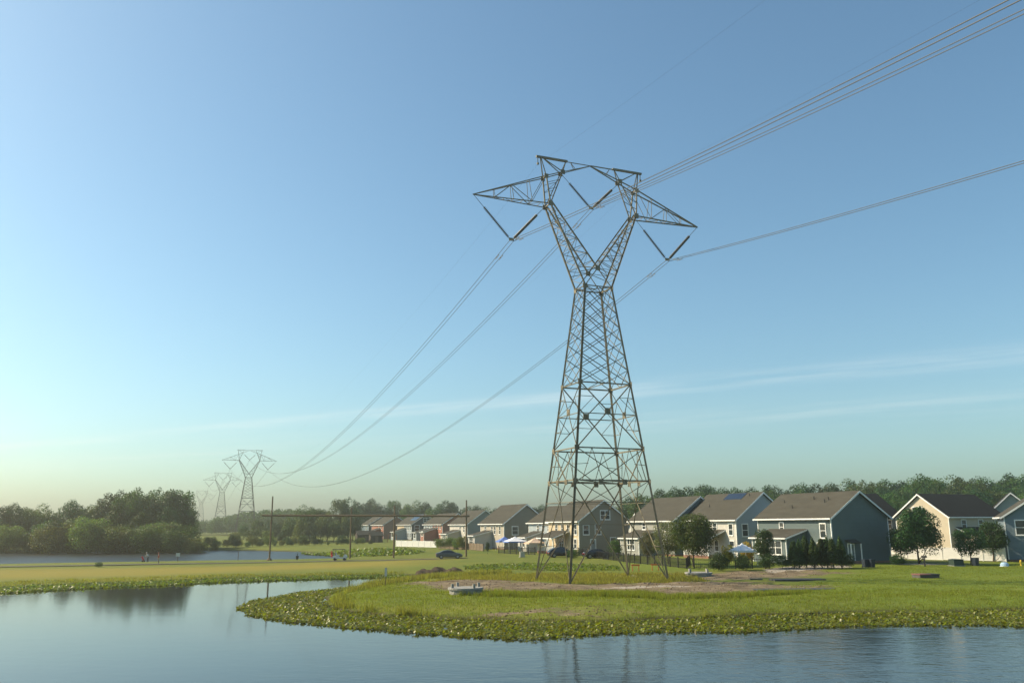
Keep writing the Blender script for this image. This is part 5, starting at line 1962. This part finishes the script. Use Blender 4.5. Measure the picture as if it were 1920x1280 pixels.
def person(p, rz, shirt, pants, label, pose):
    """one skinned body in bands of cloth and skin"""
    root = empty('person', p, rz)
    tag(root, label, 'person')
    J = dict(pel=(0, 0, .95), wai=(0.0, 0, 1.12), che=(.03, 0, 1.35), nek=(.05, 0, 1.5), hd0=(.07, 0, 1.6), hd1=(.08, 0, 1.74),
             ls=(.03, .19, 1.42), le=(.05, .25, 1.14), lh=(.2, .22, .92), rs=(.03, -.19, 1.42), re=(.05, -.25, 1.14), rh=(.2, -.22, .92),
             lp=(0, .1, .92), lk=(.06, .12, .5), la=(.0, .13, .08), lt=(.17, .14, .04), rp=(0, -.1, .92), rk=(.06, -.12, .5), ra=(-.02, -.13, .08), rt=(.15, -.14, .04))
    J.update(pose)
    rad = dict(pel=.15, wai=.14, che=.16, nek=.06, hd0=.085, hd1=.09, ls=.075, le=.05, lh=.04, rs=.075, re=.05, rh=.04, lp=.1, lk=.07, la=.05, lt=.04, rp=.1, rk=.07, ra=.05, rt=.04)
    keys = list(J)
    E_ = [('pel', 'wai'), ('wai', 'che'), ('che', 'nek'), ('nek', 'hd0'), ('hd0', 'hd1'), ('che', 'ls'), ('ls', 'le'), ('le', 'lh'), ('che', 'rs'), ('rs', 're'), ('re', 'rh'), ('pel', 'lp'), ('lp', 'lk'), ('lk', 'la'), ('la', 'lt'), ('pel', 'rp'), ('rp', 'rk'), ('rk', 'ra'), ('ra', 'rt')]
    me = bpy.data.meshes.new('body')
    me.from_pydata([J[k] for k in keys], [(keys.index(a), keys.index(b)) for a, b in E_], [])
    ob = link('body', me, root)
    sk = ob.modifiers.new('skin', 'SKIN')
    for k, v in zip(keys, me.skin_vertices[0].data if me.skin_vertices else []):
        v.radius = (rad[k], rad[k])
    if not me.skin_vertices:
        bpy.context.view_layer.objects.active = ob
    me.skin_vertices[0].data[0].use_root = True
    sb = ob.modifiers.new('sub', 'SUBSURF')
    sb.levels = sb.render_levels = 1
    bpy.context.view_layer.update()
    dg = bpy.context.evaluated_depsgraph_get()
    ev = bpy.data.meshes.new_from_object(ob.evaluated_get(dg))
    ob.modifiers.clear()
    ob.data = ev
    ev.materials.clear()
    for m_ in (shirt, pants, SKIN):
        ev.materials.append(m_)
    for f_ in ev.polygons:
        c = f_.center
        f_.use_smooth = True
        if c.z > J['nek'][2] - .02:
            f_.material_index = 2
        elif c.z < J['pel'][2] + .05 and not (abs(c.y) > .17 and c.z > .75):
            f_.material_index = 1
        elif (c - Vector(J['lh'])).length < .17 or (c - Vector(J['rh'])).length < .17:
            f_.material_index = 2
        else:
            f_.material_index = 0
    hx, hy, hz = J['hd1']
    MB().lathe([(.105, .0), (.115, .05), (.1, .1), (.05, .13), (.01, .135)], 10, (hx, hy, hz - .02)).build('cap', shirt, root)
    return root


REDS = mat('red_shirt', (0.42, 0.09, 0.05), .85, .1, 6)
GREYS = mat('grey_shirt', (0.5, 0.5, 0.48), .85, .1, 6)
p1 = G(297, 1056.5)
person(p1, R(190), REDS, KHAKI, 'person in a red shirt standing on the path', {})
p2 = G(277, 1053)
person(p2, R(170), GREYS, PANTS, 'person in a grey shirt stooping beside a red trolley', dict(wai=(.05, 0, 1.1), che=(.18, 0, 1.28), nek=(.28, 0, 1.4), hd0=(.33, 0, 1.48), hd1=(.37, 0, 1.6), ls=(.2, .19, 1.33), rs=(.2, -.19, 1.33), le=(.33, .22, 1.08), re=(.33, -.22, 1.08), lh=(.5, .18, .92), rh=(.5, -.18, .92)))
q = p2 + Vector((-.9, 0, 0))
root = empty('golf_trolley', q, R(170))
tag(root, 'red golf trolley beside the stooping person', 'trolley')
MB().tube([(.3, 0, .95), (-.1, 0, .3), (-.25, 0, .25)], .025, 6).build('frame', BLACK, root)
MB().tube([(.2, 0, .95), (-.15, 0, .35)], [.15, .13], 8).build('bag', REDL, root)
for s in (-1, 1):
    MB().tube([(-.1, s * .25, .15), (-.1, s * .3, .15)], .15, 12).build('wheel', RUBBER, root)

# ------------------------------------------------------------------ water lilies and grass
def lilies(name, polys, size, up, mt, label, seed, floor=0.0):
    r = np.random.default_rng(seed)
    Q = np.concatenate([scatter(p, n, r) for p, n in polys])
    n = len(Q)
    zg = height(Q[:, 0], Q[:, 1])[0]
    zz = np.maximum(zg, floor) + 0.02 + np.abs(r.normal(0, up, n))
    zz = np.minimum(zz, np.maximum(zg, floor) + up * 2.6)
    tilt = np.clip(np.abs(r.normal(0, .5, n)) + (zz - np.maximum(zg, floor)) * 1.1, 0, 1.25)
    az = r.uniform(0, 6.28, n)
    nr = np.stack([np.sin(tilt) * np.cos(az), np.sin(tilt) * np.sin(az), np.cos(tilt)], 1)
    a = np.cross(nr, np.array([0.3, 0.2, 1.0]) + r.normal(size=(n, 3)) * .2)
    a /= np.linalg.norm(a, axis=1)[:, None] + 1e-9
    b = np.cross(nr, a)
    s = size * r.uniform(.45, 1.1, n) ** 1.3 * 1.25
    c = np.column_stack([Q, zz])
    ang = np.array([0.0, .85, 1.75, 2.75, 3.53, 4.53, 5.43])
    rad_ = np.array([.55, .95, 1.0, 1.08, 1.08, 1.0, .95])
    ring = []
    for t, rr in zip(ang, rad_):
        fold = (abs(math.cos(t)) * .0 + abs(math.sin(t)) * .16)
        ring.append(c + (a * math.sin(t) * .85 + b * math.cos(t)) * (s * rr)[:, None] + nr * (s * fold)[:, None])
    Vv = np.stack([c] + ring, 1).reshape(-1, 3)
    k = np.arange(n)[:, None, None] * 8
    tri = np.array([[0, i, i % 7 + 1] for i in range(1, 8)])[None]
    me = np_mesh(name, Vv, (k + tri).reshape(-1, 3), mt)
    return tag(link(name, me), label, 'water lilies', kind='stuff')


LILY = leaf_mat('lily_pads', (0.14, 0.17, 0.02), transl=0.4, objvar=0.0, rough=0.4, spec=0.4)
OUT_NEAR = [(2040, 1177), (1920, 1176), (1850, 1172), (1700, 1174), (1600, 1174), (1500, 1180), (1400, 1186), (1300, 1186), (1200, 1188), (1100, 1192), (1000, 1201), (900, 1196), (800, 1189), (700, 1181), (620, 1174), (540, 1166), (480, 1158), (452, 1146), (446, 1138), (470, 1127), (520, 1118), (560, 1110), (610, 1105), (690, 1097)]
bankL = px2(OUT_NEAR) + px2(NEAR_SHORE)
lilies('water_lilies', [(bankL, 36000)], .092, .055, LILY, 'thick belt of broad water plants round the near shore', 31)
OUT_STRIP = [(-60, 1116), (0, 1113), (100, 1107), (200, 1102), (300, 1098), (400, 1093), (500, 1089), (600, 1086), (700, 1083.5), (780, 1082)]
stripL = px2(OUT_STRIP) + px2([(760, 1078.5), (700, 1079), (600, 1081), (500, 1083), (400, 1086), (300, 1090), (200, 1093), (100, 1097), (0, 1101), (-60, 1103)])
lilies('water_lilies', [(stripL, 15000)], .115, .07, LILY, 'thin belt of water plants along the grassy strip at left', 32)
f1 = px2([(560, 1036.5), (620, 1036), (700, 1035), (760, 1036.5), (800, 1040), (760, 1043), (690, 1044), (650, 1042), (610, 1039.5)], .3)
f2 = px2([(868, 1064), (950, 1060), (1050, 1061), (1160, 1065), (1165, 1071), (1080, 1072), (960, 1071), (880, 1070)], .6)
lilies('water_lilies', [(f1, 3500)], .26, .2, LILY, 'patch of tall water plants at the right end of the lake', 33)
lilies('water_lilies', [(f2, 4000)], .13, .1, LILY, 'strip of leafy plants on the grass behind the near tower', 34)


def blades(name, pts, hmin, hmax, wd, mt, label, seed, per=5, spread=.12):
    r = np.random.default_rng(seed)
    n = len(pts)
    q = np.repeat(pts, per, 0) + r.normal(0, spread, (n * per, 2))
    z, d_ = height(q[:, 0], q[:, 1])
    k = d_ > .15
    q, z = q[k], z[k]
    m_ = len(q)
    hh = r.uniform(hmin, hmax, m_) * (0.75 + .5 * (vnoise(q[:, 0], q[:, 1], 1.1, 77) + .5))
    az = r.uniform(0, 6.28, m_)
    ln = r.uniform(.05, .5, m_) * hh
    a2 = r.uniform(0, 6.28, m_)
    s = wd * r.uniform(.6, 1.3, m_)
    dx, dy = np.cos(az) * s, np.sin(az) * s
    b0 = np.column_stack([q[:, 0] - dx, q[:, 1] - dy, z - .03])
    b1 = np.column_stack([q[:, 0] + dx, q[:, 1] + dy, z - .03])
    tp = np.column_stack([q[:, 0] + np.cos(a2) * ln, q[:, 1] + np.sin(a2) * ln, z + hh])
    Vv = np.stack([b0, b1, tp], 1).reshape(-1, 3)
    me = np_mesh(name, Vv, np.arange(3 * m_).reshape(-1, 3), mt)
    return tag(link(name, me), label, 'grass', kind='stuff')


GRASS = leaf_mat('grass_blades', (0.19, 0.21, 0.03), transl=0.45, objvar=0.0, rough=.6, spec=.2)
GRASSD = leaf_mat('reed_blades', (0.22, 0.215, 0.045), transl=0.45, objvar=0.0, rough=.6, spec=.2)
bankP = px2([(600, 1122), (640, 1106), (740, 1092), (800, 1092), (860, 1116), (1000, 1116), (1250, 1121), (1400, 1118), (1560, 1112), (1760, 1114), (1960, 1116), (1960, 1144), (1800, 1147), (1600, 1150), (1400, 1157), (1200, 1164), (1000, 1165), (800, 1158), (650, 1147)], .3)
r_ = np.random.default_rng(8)
pts = scatter(bankP, 16000, r_)
dirtm = np.max([soft(pl, pts[:, 0], pts[:, 1], .8) for pl in DIRT], 0)
pts = pts[r_.uniform(0, 1, len(pts)) > dirtm * .9]
blades('bank_grass', pts, .06, .2, .02, GRASS, 'rough tufted grass on the bank of the near shore', 9)
tall = px2([(860, 1113), (1000, 1114), (1130, 1114), (1300, 1121), (1400, 1118), (1520, 1111), (1520, 1115), (1400, 1123), (1250, 1127), (1100, 1121), (1000, 1121), (860, 1119)], .5)
blades('tall_grass', scatter(tall, 4200, r_), .2, .5, .02, GRASS, 'band of taller grass along the edge of the dirt patch', 10, 6)
mid_ = px2([(800, 1092), (880, 1080), (1010, 1076), (1290, 1078), (1330, 1092), (1250, 1094), (1080, 1096), (1010, 1090), (880, 1087)], .56)
blades('rough_grass', scatter(mid_, 6500, r_), .12, .4, .028, GRASSD, 'thin weedy grass under the near tower', 12, 4, .2)
inl = px2([(700, 1090), (760, 1083), (830, 1078), (960, 1076), (960, 1079), (840, 1085), (760, 1093), (720, 1099), (650, 1110)], .4)
blades('inlet_reeds', scatter(inl, 1800, r_), .3, .6, .03, GRASSD, 'pale reedy grass round the end of the pond inlet', 13, 5)
strp = px2([(-60, 1102), (0, 1100), (200, 1092), (400, 1085), (600, 1080), (760, 1077), (760, 1074), (600, 1076), (400, 1080), (200, 1086), (0, 1093), (-60, 1095)], .2)
blades('shore_grass', scatter(strp, 3500, r_), .08, .22, .03, GRASSD, 'rough grass along the shore of the strip at left', 14, 4)

reed = px2([(690, 1100), (612, 1122), (640, 1146), (800, 1159), (1000, 1166), (1200, 1165), (1400, 1157), (1600, 1151), (1960, 1144), (1960, 1140), (1600, 1147), (1400, 1152), (1200, 1160), (1000, 1160), (800, 1152), (660, 1139), (640, 1120)], .15)
rp = scatter(reed, 2600, r_)
rp = rp[(vnoise(rp[:, 0], rp[:, 1], 0.9, 51) + vnoise(rp[:, 0], rp[:, 1], 2.3, 52) * .6) > 0.12]
blades('shore_reeds', rp, .25, .7, .02, GRASSD, 'uneven clumps of taller grass where bank and water plants meet', 15, 6, .16)
weed = px2([(1420, 1100), (1560, 1084), (1640, 1064), (1990, 1058), (1990, 1116), (1700, 1114), (1560, 1112)], .8)
blades('lawn_grass', scatter(weed, 9000, r_), .03, .11, .03, GRASS, 'short uneven grass of the lawn at right', 16, 4, .15)

# ------------------------------------------------------------------ haze
hz = MB()
hz.box(-1600, 1500, -420, 1900, -1.9, 50)
ho = hz.build('haze', None)
tag(ho, kind='stuff')
hm = bpy.data.materials.new('warm_haze')
hm.use_nodes = True
ht = hm.node_tree
ht.nodes.clear()
ho_ = ht.nodes.new('ShaderNodeOutputMaterial')
pv_ = ht.nodes.new('ShaderNodeVolumePrincipled')
pv_.inputs['Color'].default_value = (1.0, 0.9, 0.72, 1)
pv_.inputs['Density'].default_value = 0.0007
pv_.inputs['Anisotropy'].default_value = 0.8
ht.links.new(pv_.outputs[0], ho_.inputs['Volume'])
ho.data.materials.append(hm)
